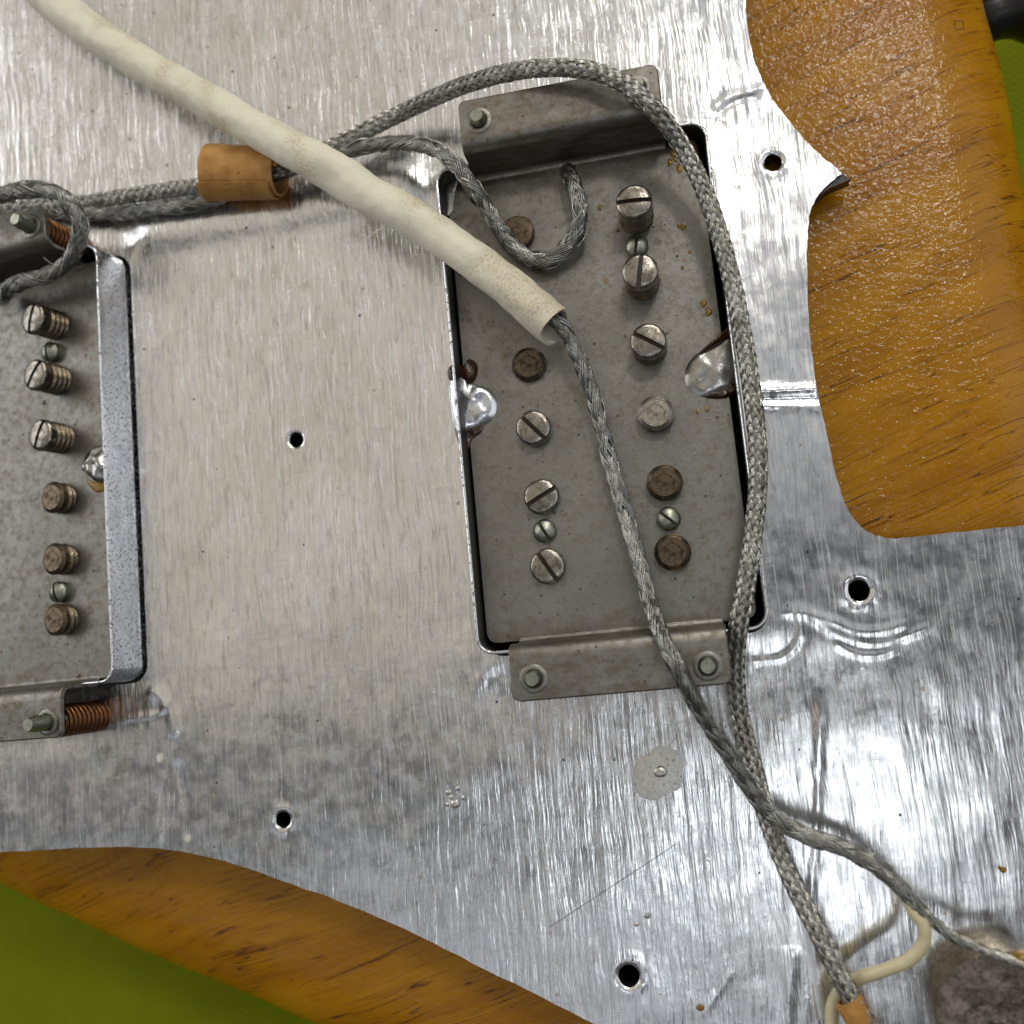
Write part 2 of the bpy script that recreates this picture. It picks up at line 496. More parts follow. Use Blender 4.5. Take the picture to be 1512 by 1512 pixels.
def mat_wood():
    b = NB('amber_lacquered_ash')
    g = b.vec(b.mm, (1, 1, 0.12), rot=(0, 0, -17))          # grain runs along local x
    wn = b.t.nodes.new('ShaderNodeTexNoise'); wn.inputs['Scale'].default_value = 0.035; wn.inputs['Detail'].default_value = 2
    b.t.links.new(g, wn.inputs['Vector'])
    ws = b.t.nodes.new('ShaderNodeVectorMath'); ws.operation = 'SCALE'; ws.inputs['Scale'].default_value = 3.2
    b.t.links.new(wn.outputs['Color'], ws.inputs[0])
    wa = b.t.nodes.new('ShaderNodeVectorMath'); wa.operation = 'ADD'
    b.t.links.new(g, wa.inputs[0]); b.t.links.new(ws.outputs[0], wa.inputs[1])
    w = wa.outputs[0]
    band = b.noise(b.vec(w, (0.012, 0.16, 1)), 1, 3, 0.55)
    broad = b.noise(b.mm, 0.035, 2)
    l1 = b.math('ABSOLUTE', b.add(b.noise(b.vec(w, (0.016, 0.95, 1)), 1, 1.5, 0.5), -0.5))
    brk = b.ramp(b.noise(b.vec(w, (0.022, 0.5, 1), loc=(11, 3, 0)), 1, 2, 0.6), 0.42, 0.54)
    pores = b.mul(b.ramp(l1, 0.020, 0.002), brk)
    l2 = b.math('ABSOLUTE', b.add(b.noise(b.vec(w, (0.03, 2.4, 1), loc=(4, 9, 0)), 1, 1, 0.5), -0.5))
    pores2 = b.mul(b.ramp(l2, 0.05, 0.01), b.ramp(b.noise(b.vec(w, (0.09, 1.2, 1), loc=(1, 23, 0)), 1, 2, 0.6), 0.50, 0.60))
    pm = b.ramp(band, 0.34, 0.52, 0.25, 1.0)
    fig = b.noise(b.vec(w, (0.09, 0.45, 1), loc=(3, 1, 0)), 1, 4, 0.6)
    col = b.mix(b.ramp(band, 0.30, 0.70), (0.47, 0.208, 0.004), (0.35, 0.136, 0.002))
    col = b.mix(b.mul(b.ramp(fig, 0.4, 0.7), 0.35), col, (0.52, 0.240, 0.008))
    col = b.mix(b.mul(b.ramp(broad, 0.5, 0.75), 0.25), col, (0.27, 0.095, 0.003))
    col = b.mix(b.mul(b.math('MULTIPLY', pores, pm), 0.85), col, (0.075, 0.024, 0.004))
    col = b.mix(b.mul(pores2, b.ramp(pm, 0.0, 1.0, 0.12, 0.5)), col, (0.10, 0.035, 0.008))
    # pencil-like little square mark near the rim
    c = U(1417, 34, -4)
    dx = b.t.nodes.new('ShaderNodeSeparateXYZ'); b.t.links.new(b.vec(b.mm, loc=(-c.x, -c.y, 0)), dx.inputs[0])
    q = b.math('MAXIMUM', b.math('ABSOLUTE', dx.outputs[0]), b.math('ABSOLUTE', dx.outputs[1]))
    mark = b.math('LESS_THAN', b.math('ABSOLUTE', b.math('SUBTRACT', b.add(q, b.mul(b.noise(b.mm, 2.0), 0.3)), 0.85)), 0.11)
    col = b.mix(b.mul(mark, 0.7), col, (0.10, 0.06, 0.03))
    peel = b.noise(b.vec(b.mm, (1.0, 1.25, 1.0), rot=(0, 0, 20)), 0.95, 2, 0.45, 0.6)
    peel2 = b.noise(b.vec(b.mm, loc=(8, 2, 0)), 2.4, 2, 0.5)
    fade = b.ramp(b.noise(b.mm, 0.02, 1), 0.2, 0.8, 0.75, 1.0)
    nrm = b.bump(b.mul(b.add(peel, b.mul(peel2, 0.25)), fade), 0.00022, 0.9)
    nrm0 = b.bump(pores, 0.00003, 0.5)
    b.p(Base_Color=col, Roughness=0.7, Normal=nrm0, Specular_IOR_Level=0.0)
    b.p(Coat_Weight=0.65, Coat_Roughness=0.04, Coat_IOR=1.5, Coat_Normal=nrm)
    return b.m

def mat_mat():
    b = NB('green_cutting_mat')
    sep = b.t.nodes.new('ShaderNodeSeparateXYZ')
    b.t.links.new(b.vec(b.mm, rot=(0, 0, 12)), sep.inputs[0])
    tri = b.math('PINGPONG', sep.outputs[0], 1.1)
    z = b.math('PINGPONG', b.add(sep.outputs[1], b.mul(tri, 1.0)), 0.7)
    n = b.noise(b.mm, 0.05, 3)
    col = b.mix(b.ramp(n, 0.3, 0.7), (0.165, 0.195, 0.003), (0.205, 0.238, 0.004))
    col = b.mix(b.mul(b.ramp(z, 0.25, 0.0), 0.4), col, (0.085, 0.115, 0.002))
    return b.p(Base_Color=col, Roughness=0.75, Specular_IOR_Level=0.1, Normal=b.bump(z, 0.0004, 0.35))

def mat_tube():
    b = NB('aged_cream_sleeving')
    n = b.noise(b.mm, 0.10, 3)
    d1 = b.ramp(b.noise(b.vec(b.mm, loc=(2, 5, 1)), 0.085, 2, 0.5), 0.48, 0.60)
    d2 = b.ramp(b.noise(b.vec(b.mm, loc=(9, 1, 4)), 2.4, 5, 0.75), 0.46, 0.64)
    sep = b.t.nodes.new('ShaderNodeSeparateXYZ'); b.t.links.new(b.mm, sep.inputs[0])
    col = b.mix(n, (0.88, 0.82, 0.62), (0.92, 0.88, 0.74))
    col = b.mix(b.mul(b.mul(d1, b.add(b.mul(d2, 0.6), 0.25)), 0.72), col, (0.42, 0.25, 0.10))
    col = b.mix(b.mul(d2, 0.12), col, (0.45, 0.34, 0.18))
    hb = b.add(b.noise(b.mm, 0.8, 4, 0.6), b.mul(b.noise(b.mm, 5.0, 2), 0.15))
    return b.p(Base_Color=col, Roughness=0.58, Normal=b.bump(hb, 0.00018, 0.6), Specular_IOR_Level=0.35, Subsurface_Weight=0.0)

def mat_paper():
    b = NB('brown_paper_tape')
    fib = b.noise(b.vec(b.mm, (0.8, 3.5, 3.5)), 1.0, 4, 0.65)
    n = b.noise(b.mm, 0.35, 4, 0.6)
    col = b.mix(b.ramp(n, 0.35, 0.7), (0.55, 0.290, 0.085), (0.38, 0.175, 0.042))
    col = b.mix(b.mul(b.ramp(fib, 0.55, 0.75), 0.35), col, (0.20, 0.08, 0.02))
    sp = b.specks(0.5, 0.04, 0.2, 3.0, 0.4)
    col = b.mix(b.mul(sp, 0.7), col, (0.12, 0.05, 0.015))
    return b.p(Base_Color=col, Roughness=0.60, Normal=b.bump(b.add(fib, n), 0.00012, 0.8), Specular_IOR_Level=0.3)

def mat_crust():
    b = NB('grey_flaky_crust')
    n = b.noise(b.mm, 0.55, 5, 0.7)
    n2 = b.noise(b.mm, 2.2, 4, 0.7)
    col = b.mix(b.ramp(n, 0.35, 0.65), (0.24, 0.205, 0.18), (0.10, 0.08, 0.062))
    col = b.mix(b.ramp(n2, 0.55, 0.70), col, (0.05, 0.035, 0.025))
    return b.p(Base_Color=col, Roughness=0.75, Normal=b.bump(b.add(n, b.mul(n2, 0.5)), 0.0006, 0.8))

def mat_flux():
    b = NB('burnt_flux')
    n = b.noise(b.mm, 1.5, 3)
    return b.p(Base_Color=b.mix(n, (0.018, 0.007, 0.002), (0.075, 0.026, 0.005)), Roughness=0.12, Coat_Weight=0.5, Normal=b.bump(n, 0.0002, 0.6))

def mat_glue(col=(0.70, 0.68, 0.63), rough=0.28, metal=0.9):
    b = NB('dried_glue')
    n = b.noise(b.mm, 1.4, 4, 0.65)
    sp = b.specks(1.2, 0.03, 0.14, 7.0, 0.5)
    c = b.mix(n, col, tuple(x * 0.78 for x in col))
    c = b.mix(b.mul(sp, 0.8), c, (0.10, 0.07, 0.04))
    return b.p(Base_Color=c, Roughness=rough, Metallic=metal, Normal=b.bump(n, 0.00015, 0.7))

M = {
    'foil': mat_foil(), 'nickel': mat_nickel(), 'chrome': mat_chrome(), 'wood': mat_wood(), 'mat': mat_mat(),
    'tube': mat_tube(), 'paper': mat_paper(), 'crust': mat_crust(), 'flux': mat_flux(), 'glue': mat_glue(),
    'amber': mat_glue((0.30, 0.175, 0.03), 0.15, 0.3),
    'black': mat_plain('black_plastic', (0.010, 0.010, 0.010), 0.35),
    'inner': mat_plain('dark_cover_lining', (0.016, 0.015, 0.013), 0.45),
    'cavity': mat_plain('black_cavity_paint', (0.012, 0.011, 0.010), 0.7),
    'screw': mat_metal('worn_screw_steel', (0.34, 0.315, 0.27), 0.18, (0.06, 0.045, 0.028), 0.80, 0.9),
    'thread': mat_metal('brown_thread_steel', (0.22, 0.18, 0.125), 0.24, (0.10, 0.07, 0.04), 0.65),
    'slug': mat_rings('turned_slug_end', (0.15, 0.115, 0.078), (0.050, 0.034, 0.020)),
    'slug_pale': mat_rings('turned_pale_slug_end', (0.38, 0.355, 0.30), (0.17, 0.14, 0.10)),
    'zinc': mat_metal('greenish_zinc_screw', (0.36, 0.375, 0.31), 0.26, (0.13, 0.135, 0.09), 0.60),
    'copper': mat_metal('copper_spring_wire', (0.27, 0.120, 0.050), 0.28, (0.07, 0.03, 0.012), 0.65),
    'solder': mat_metal('bright_solder', (0.72, 0.74, 0.78), 0.12, (0.40, 0.38, 0.35), 0.25, 0.5, 0.00004),
    'solder_dull': mat_metal('dull_solder', (0.46, 0.45, 0.43), 0.20, (0.16, 0.12, 0.08), 0.55, 0.35, 0.00004),
    'braid': mat_metal('tinned_braid_wire', (0.54, 0.53, 0.485), 0.20, (0.15, 0.13, 0.095), 0.75, 0.5),
    'braid_dark': mat_metal('tarnished_braid_wire', (0.44, 0.435, 0.41), 0.24, (0.14, 0.13, 0.10), 0.75, 0.45),
    'core': mat_plain('white_wire_insulation', (0.62, 0.62, 0.56), 0.45),
    'core_dark': mat_plain('grey_wire_insulation', (0.05, 0.047, 0.04), 0.6),
    'grime_shade': mat_plain('slot_shade', (0.075, 0.058, 0.040), 0.6),  # dark slot floor, shade of the recess put into the colour
    'cream': mat_plain('cream_wire_insulation', (0.66, 0.58, 0.36), 0.35),
}

# ------------------------------------------------------------------ the setting: mat under the guitar
ZM = -52.0
mv = [(-900, -900, ZM), (900, -900, ZM), (900, 900, ZM), (-900, 900, ZM)]
o = mesh_obj('cutting_mat', mv, [(0, 1, 2, 3)], M['mat'])
tag(o, 'green embossed mat lying under the guitar body', 'mat', kind='structure')

# ------------------------------------------------------------------ guitar body
def zb(x, y):
    """top face of the body: close under the pickguard on the right, lower to the left and front"""
    return -3.6 - np.maximum(0, (36.0 - x)) * 0.055 - np.maximum(0, (30 - y)) * 0.050

def body_pt(px, py, dz=0.0):
    z = -5.0
    for _ in range(6):
        p = U(px, py, z); z = float(zb(p.x, p.y)) + dz
    return (p.x, p.y)

body = empty('guitar_body', (0, 0, 0))
tag(body, 'amber lacquered wooden guitar body under the foil covered pickguard', 'guitar body')
out_px = [(1430, -160), (1455, 0), (1470, 55), (1488, 125), (1500, 190), (1513, 265), (1535, 400), (1570, 560), (1600, 800), (1600, 1100), (1560, 1500), (1400, 1720), (1000, 1780), (720, 1640),
          (560, 1548), (475, 1520), (390, 1482), (250, 1424), (120, 1366), (0, 1307), (-220, 1170), (-420, 900), (-520, 500), (-470, 0), (-200, -330), (300, -420), (1000, -400), (1360, -300)]
outline = catmull([(*body_pt(*p, -5.5), 0) for p in out_px], 7, True)[:, :2][::-1]
# make it counter-clockwise
area = 0.5 * np.sum(outline[:, 0] * np.roll(outline[:, 1], -1) - np.roll(outline[:, 0], -1) * outline[:, 1])
if area < 0: outline = outline[::-1]
tan = np.roll(outline, -1, 0) - np.roll(outline, 1, 0)
tan /= np.linalg.norm(tan, axis=1)[:, None]
nout = np.stack([tan[:, 1], -tan[:, 0]], 1)
cav_px = [(-200, 170), (400, 110), (1000, 30), (1075, 220), (1140, 600), (1180, 850), (1580, 862), (1560, 1480), (1150, 1540), (900, 1462), (700, 1360), (430, 1238), (250, 1190), (-200, 1190)]
cav = [body_pt(*p) for p in cav_px]
RB = 12.0
inner = outline - nout * RB
V2, tri, loops = sheet([tuple(p) for p in inner], [cav])
verts = [(x, y, float(zb(x, y))) for x, y in V2]
faces = [tuple(f) for f in tri]
NP = len(outline)
prev = loops[0]
for k in range(1, 9):
    a = math.pi / 2 * k / 8
    ring = inner + nout * RB * math.sin(a)
    b0 = len(verts)
    verts += [(x, y, float(zb(x, y)) - 0.62 * RB * (1 - math.cos(a))) for x, y in ring]
    cur = list(range(b0, b0 + NP))
    faces += [(prev[i], cur[i], cur[(i + 1) % NP], prev[(i + 1) % NP]) for i in range(NP)]
    prev = cur
for dz, ins in ((-34, 0), (-39, 2), (-42, 6)):
    b0 = len(verts)
    ring = outline - nout * ins
    verts += [(x, y, max(ZM + 0.4, float(zb(x, y)) + dz)) for x, y in ring]
    cur = list(range(b0, b0 + NP))
    faces += [(prev[i], cur[i], cur[(i + 1) % NP], prev[(i + 1) % NP]) for i in range(NP)]
    prev = cur
mesh_obj('wood_body', verts, [tuple(reversed(f)) if False else f for f in faces], M['wood'], body, angle=40)
# routed cavity: walls and floor
cl = catmull([(x, y, 0) for x, y in cav], 1, True)[:, :2]
nc = len(cav)
cv = [(x, y, float(zb(x, y)) - 0.02) for x, y in cav] + [(x, y, -34.0) for x, y in cav]
cf = [(i, (i + 1) % nc, nc + (i + 1) % nc, nc + i) for i in range(nc)] + [tuple(range(nc, 2 * nc))]
mesh_obj('routed_cavity', cv, cf, M['cavity'], body, smooth=False)
# strap button on the edge at the upper right
sp_ = U(1505, 12, -19)
prof = [(0.001, -9), (3.6, -9), (3.6, -4.0), (4.2, -2.0), (6.6, 1.0), (7.6, 3.2), (7.2, 4.8), (2.4, 5.2), (2.2, 4.6), (0.001, 4.5)]
v, f = lathe(prof, 36)
sb = mesh_obj('strap_button', v, f, M['black'], body)
sb.location = Vector((sp_.x, sp_.y, -19.0)) * MM
sb.rotation_euler = Vector((1, 0.22, 0.0)).to_track_quat('Z', 'Y').to_euler()

# ------------------------------------------------------------------ pickguard (upside down, foil side up)
PKC = {'bridge': (-12.2, 36.9), 'neck': (-109.4, 36.7)}     # pickup centres, mm
HW, HL = 20.55, 37.1                                          # half cover size
plate_px = [(1090, -180), (1098, -60), (1101, 0), (1104, 45), (1115, 95), (1135, 140), (1165, 180), (1200, 220), (1233, 248)]
tip_px = [(1256, 264)]
plate_px2 = [(1240, 271), (1222, 279), (1205, 294), (1196, 315), (1192, 350), (1191.5, 420), (1196, 500), (1206, 575), (1220, 640), (1238, 715), (1250, 750), (1268, 775), (1288, 789), (1312, 794.5), (1340, 793.5),
            (1400, 787), (1512, 776), (1640, 762), (1720, 1000), (1650, 1560), (1300, 1690), (1050, 1602), (905, 1525), (800, 1471), (700, 1421), (600, 1372), (500, 1329), (420, 1300), (340, 1273), (265, 1256), (190, 1250),
            (100, 1252.5), (0, 1258), (-120, 1262), (-200, 1150), (-250, 600), (-200, -100), (0, -200), (600, -210)]
def smooth_loop(px, z=0):
    return catmull([(U(x, y, z).x, U(x, y, z).y, 0) for x, y in px], 5, True)[:, :2]
def corner_loop(a, tip, bpx):
    pts = [(U(x, y, 0).x, U(x, y, 0).y, 0) for x, y in a + tip + bpx]
    i = len(a)
    c1 = catmull(pts[i:] + pts[:i + 1], 5, False)[:-1]      # open spline from tip round to tip keeps it sharp
    return c1[:, :2]
foil_tip = [(1243, 257)]
plastic_out = corner_loop(plate_px, tip_px, plate_px2)
foil_out = corner_loop(plate_px[:-1] + [(1231, 246.5)], foil_tip, [(1234, 264), (1219, 277)] + plate_px2[2:])
# small ragged edge on the foil
foil_out = foil_out + RNG.normal(0, 0.05, foil_out.shape)
screw_holes = [(1141, 241, 1.30), (1268, 872, 1.50), (438, 650, 1.20), (419, 1210, 1.20), (929, 1440, 1.50)]
hole_c = [(U(x, y, 0).x, U(x, y, 0).y, r) for x, y, r in screw_holes]
def cut_rect(c, grow):
    hl = HL if c[0] > -50 else 35.7
    return rounded_rect(c[0] - HW - grow, c[0] + HW + grow, c[1] - hl - grow, c[1] + hl + grow, 2.6 + grow, 6)
cuts = [cut_rect(PKC['bridge'], 0.35), cut_rect(PKC['neck'], 0.35)]
foil_holes = cuts + [circle(x, y, r * 1.02, 26, 0.035) for x, y, r in hole_c]
plas_holes = [cut_rect(PKC['bridge'], 0.55), cut_rect(PKC['neck'], 0.55)] + [circle(x, y, r * 0.97, 26) for x, y, r in hole_c]

# interior points of the foil (dense where it is creased)
def grid(x0, x1, y0, y1, d, jit=0.25):
    gx, gy = np.meshgrid(np.arange(x0, x1, d), np.arange(y0, y1, d))
    P = np.stack([gx.ravel(), gy.ravel()], 1)
    return P + RNG.uniform(-jit * d, jit * d, P.shape)
crease_a = [U(1115, 578, 0), U(1212, 574, 0)]
crease_b = [U(1115, 592, 0), U(1216, 589, 0)]
crease_c = [U(1115, 600, 0), U(1216, 601, 0)]
def line_feat(P, a, b, amp, sig, soft=1.5):
    a = np.array(a[:2]); b = np.array(b[:2]); ab = b - a; L = np.linalg.norm(ab); ab /= L
    t = (P - a) @ ab; n = (P - a) @ np.array([-ab[1], ab[0]])
    return amp * np.exp(-(n / sig) ** 2) * smooth01(-soft, soft, t) * smooth01(L + soft, L - soft, t)
def curve_feat(P, px, amp, sig):
    c = catmull([U(x, y, 0) for x, y in px], 8)[:, :2]
    d = np.full(len(P), 1e9); tt = np.zeros(len(P))
    for i in range(len(c) - 1):
        a, b = c[i], c[i + 1]; ab = b - a
        t = np.clip(((P - a) @ ab) / (ab @ ab), 0, 1)
        dd = np.linalg.norm(P - (a + t[:, None] * ab), axis=1)
        m = dd < d
        d[m] = dd[m]; tt[m] = (i + t[m]) / (len(c) - 1)
    return amp * np.exp(-(d / sig) ** 2) * smooth01(0, 0.12, tt) * smooth01(1, 0.88, tt)
wave_curves = [
    ([(1140, 902), (1190, 906), (1230, 918), (1265, 932), (1310, 930), (1350, 915)], 0.124, 0.79),
    ([(1190, 905), (1230, 934), (1290, 950), (1340, 938), (1380, 920)], 0.087, 0.63),
    ([(1225, 945), (1265, 966), (1300, 966), (1330, 955)], 0.087, 0.53),
    ([(1214, 1010), (1208, 1120), (1200, 1250), (1196, 1340), (1208, 1430)], 0.136, 0.79),
    ([(1203, 1130), (1196, 1260), (1190, 1330)], -0.087, 0.42),
    ([(1170, 1395), (1168, 1440), (1165, 1480), (1160, 1540)], 0.13, 0.84),
    ([(1085, 1428), (1060, 1465), (1035, 1500)], 0.06, 0.42),
    ([(1048, 165), (1075, 145), (1110, 135), (1135, 128)], 0.105, 0.58),
    ([(1052, 178), (1085, 152), (1125, 142)], -0.12, 0.37),
    ([(190, 372), (225, 352), (300, 332), (420, 305), (540, 292)], 0.26, 1.68),
    ([(222, 1012), (250, 1045), (262, 1090)], 0.24, 0.95),
    ([(238, 1110), (240, 1180), (238, 1245)], 0.14, 0.53),
    ([(262, 1120), (275, 1180), (280, 1245)], -0.17, 0.73),
    ([(735, 975), (712, 1000), (700, 1030)], 0.14, 0.63),
]
dense_rects = [(U(1100, 610, 0), U(1230, 560, 0)), (U(1120, 1000, 0), U(1400, 880, 0)), (U(1020, 1512, 0), U(1240, 1000, 0)), (U(1040, 190, 0), U(1150, 120, 0)), (U(200, 1260, 0), U(300, 1000, 0))]
P0 = grid(-128, 66, -66, 128, 0.85)
parts = [P0]
for a, b in dense_rects:
    x0, x1 = sorted((a.x, b.x)); y0, y1 = sorted((a.y, b.y))
    parts[0] = parts[0][~((parts[0][:, 0] > x0) & (parts[0][:, 0] < x1) & (parts[0][:, 1] > y0) & (parts[0][:, 1] < y1))]
    parts.append(grid(x0, x1, y0, y1, 0.30))
for x, y, r in hole_c:
    for rr in (1.18, 1.4, 1.7, 2.1, 2.6):
        parts.append(np.array(circle(x, y, r * rr, 30)))
P = np.concatenate(parts)
keep = poly_inside(P, foil_out) & (poly_dist(P, foil_out) > 0.25)
for hpoly in foil_holes:
    keep &= ~poly_inside(P, hpoly)
    keep &= poly_dist(P, hpoly) > 0.12
P = P[keep]
V2, tri, loops = sheet([tuple(p) for p in foil_out], [list(map(tuple, h)) for h in foil_holes], P)

def foil_z(P):
    x, y = P[:, 0], P[:, 1]
    z = 0.10 * vnoise(x, y, 0.085, 3.1) + 0.05 * vnoise(x, y, 0.22, 9.7)
    z = z + 0.05 * vnoise(x * 1.6, y * 0.18, 0.55, 5.5)
    for c in PKC.values():
        dx = np.maximum(np.abs(x - c[0]) - HW, 0); dy = np.maximum(np.abs(y - c[1]) - HL, 0)
        d = np.hypot(dx, dy)
        z = z + 0.24 * (1 - smooth01(0.4, 4.6, d)) + 0.08 * np.exp(-((d - 4.4) / 0.5) ** 2)
    # embossed step that runs across between the pickups
    between = smooth01(-90, -84, x) * (1 - smooth01(-40, -34, x))
    z = z + between * (0.85 * smooth01(70.0, 74.6, y) * (1 - smooth01(77.5, 84, y)))
    for cr, amp in ((crease_a, 0.26), (crease_b, -0.22), (crease_c, 0.15)):
        z = z + line_feat(P, cr[0], cr[1], amp, 0.42)
    for px, amp, sig in wave_curves:
        z = z + curve_feat(P, px, amp, sig)
    for hx, hy, r in hole_c:
        d = np.hypot(x - hx, y - hy)
        z = z + 0.13 * np.exp(-((d - r * 1.5) / (0.35 * r)) ** 2) * (0.6 + 0.8 * (vnoise(x, y, 0.9, 2.2)))
        z = z - 0.15 * (1 - smooth01(r, r * 1.25, d))
    return z
zf = foil_z(V2)
pg = empty('pickguard', (0, 0, 0))
tag(pg, 'upside down pickguard lined with crinkled silver foil, carrying both pickups', 'pickguard')
mesh_obj('foil_shield', np.column_stack([V2, zf + 0.35]), np.array(tri), M['foil'], pg)
# the plastic plate under the foil
V2, tri, loops = sheet([tuple(p) for p in plastic_out], [list(map(tuple, h)) for h in plas_holes])
zt, zbm = -0.15, -2.5
n = len(V2)
verts = [(x, y, zt) for x, y in V2] + [(x, y, zbm) for x, y in V2]
faces = [tuple(f) for f in tri] + [tuple(n + i for i in reversed(f)) for f in tri]
for li, lp in enumerate(loops):
    for i in range(len(lp)):
        a, b = lp[i], lp[(i + 1) % len(lp)]
        faces.append((b, a, n + a, n + b))
mesh_obj('plastic_plate', verts, faces, M['black'], pg, angle=35)

def blob(name, outline_px, z, hgt, mat, parent, origin=(0, 0, 0), wob=0.25, per=6, rings=7, px=True, seed=0.0, base=0.0):
    """a domed drop with a traced footprint resting at height z"""
    pts = [(*(local_at(parent, x, y, z).xy + Vector(origin[:2])), 0) for x, y in outline_px]
    lp = catmull(pts, per, True)[:, :2]
    c = lp.mean(0)
    n = len(lp)
    V, Fc = [], []
    for k in range(rings + 1):
        t = 1 - k / rings
        for q in lp:
            p = c + (q - c) * t
            nz = noise.noise(Vector((p[0] * 0.6 + seed, p[1] * 0.6, seed))) * wob
            V.append((p[0], p[1], z - 0.05 + base * (k > 0) + hgt * math.sqrt(max(0, 1 - t ** 2.2)) * (1 + nz)))
    for k in range(rings):
        for i in range(n):
            Fc.append((k * n + i, k * n + (i + 1) % n, (k + 1) * n + (i + 1) % n, (k + 1) * n + i))
    a = 0.5 * np.sum(lp[:, 0] * np.roll(lp[:, 1], -1) - np.roll(lp[:, 0], -1) * lp[:, 1])
    if a < 0: Fc = [tuple(reversed(f)) for f in Fc]
    V = [(v[0] - origin[0], v[1] - origin[1], v[2] - origin[2]) for v in V]
    return mesh_obj(name, V, Fc, mat, parent)

zf0 = 0.42
blob('glue_spot', [(934, 1150), (941, 1122), (958, 1113), (972, 1101), (1003, 1112), (1009, 1134), (1004, 1163), (988, 1172), (965, 1182), (941, 1172)], zf0, 0.10, M['glue'], pg, wob=0.9)
blob('glue_spot', [(966, 1138), (974, 1131), (984, 1136), (984, 1144), (974, 1148), (967, 1145)], zf0 + 0.12, 0.25, M['glue'], pg)
for (cx, cy, r, hh) in [(662, 1170, 5, .45), (676, 1164, 4, .5), (684, 1178, 4, .4), (672, 1187, 8, .6), (660, 1188, 3, .35), (667, 1177, 4, .5), (1034, 1488, 6, .4), (1482, 1284, 5, .4), (1476, 1281, 3, .4), (940, 1365, 4, .35), (955, 1352, 5, .35)]:
    blob('glue_bead', [(cx + r * random.uniform(.75, 1.15) * math.cos(k * 1.047), cy + r * random.uniform(.75, 1.15) * math.sin(k * 1.047)) for k in range(6)], zf0, hh * 0.55, M['amber'] if random.random() < .45 else M['glue'], pg, seed=cx)

# ------------------------------------------------------------------ pickups
SLOT = []
def shade_slot(o):
    """dark material on the slot floor, painted stand-in for its shade"""
    o.data.materials.append(M['grime_shade'])
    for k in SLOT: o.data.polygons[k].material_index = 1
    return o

def slotted_head(R, dome, slot_w, slot_d, skirt, edge=0.12):
    """heightfield disc with a milled slot along local y; top rim at z=0, skirt goes down"""
    us = list(np.linspace(-R, -slot_w / 2, 8)) + [-slot_w / 2 + 1e-3] + [0.0] + [slot_w / 2 - 1e-3] + list(np.linspace(slot_w / 2, R, 8))
    nv = 15
    V, Fc = [], []
    SLOT.clear()
    for u in us:
        w = math.sqrt(max(R * R - u * u, (0.04 * R) ** 2))
        for j in range(nv):
            v = w * math.sin(math.pi / 2 * (-1 + 2 * j / (nv - 1)))
            r = min(1.0, math.hypot(u, v) / R)
            z = dome * (1 - r * r) - edge * max(0, (r - 0.86) / 0.14) ** 2
            if abs(u) < slot_w / 2 - 5e-4:
                z = dome * 0.6 - slot_d
            V.append((u, v, z))
    nu = len(us)
    for i in range(nu - 1):
        for j in range(nv - 1):
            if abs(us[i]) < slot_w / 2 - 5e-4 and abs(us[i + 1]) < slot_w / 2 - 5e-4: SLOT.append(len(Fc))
            Fc.append((i * nv + j, (i + 1) * nv + j, (i + 1) * nv + j + 1, i * nv + j + 1))
    rim = [i * nv for i in range(nu)] + [(nu - 1) * nv + j for j in range(1, nv)] + [i * nv + nv - 1 for i in range(nu - 2, -1, -1)] + [j for j in range(nv - 2, 0, -1)]
    b0 = len(V)
    V += [(V[k][0] * 0.995, V[k][1] * 0.995, -skirt) for k in rim]
    n = len(rim)
    for i in range(n):
        Fc.append((rim[i], b0 + i, b0 + (i + 1) % n, rim[(i + 1) % n]))
    return V, Fc

def thread_profile(R, z0, z1, pitch=0.92, depth=0.16):
    prof = [(R * 0.92, z0)]
    z = z0
    while z + pitch < z1:
        prof += [(R - depth, z + 0.10 * pitch), (R, z + 0.42 * pitch), (R, z + 0.58 * pitch), (R - depth, z + 0.92 * pitch)]
        z += pitch
    prof += [(R - depth, z1)]
    return prof

ZBASE, ZRIM, ZTAB = 4.0, 8.0, 12.6
T_BASE = 1.0

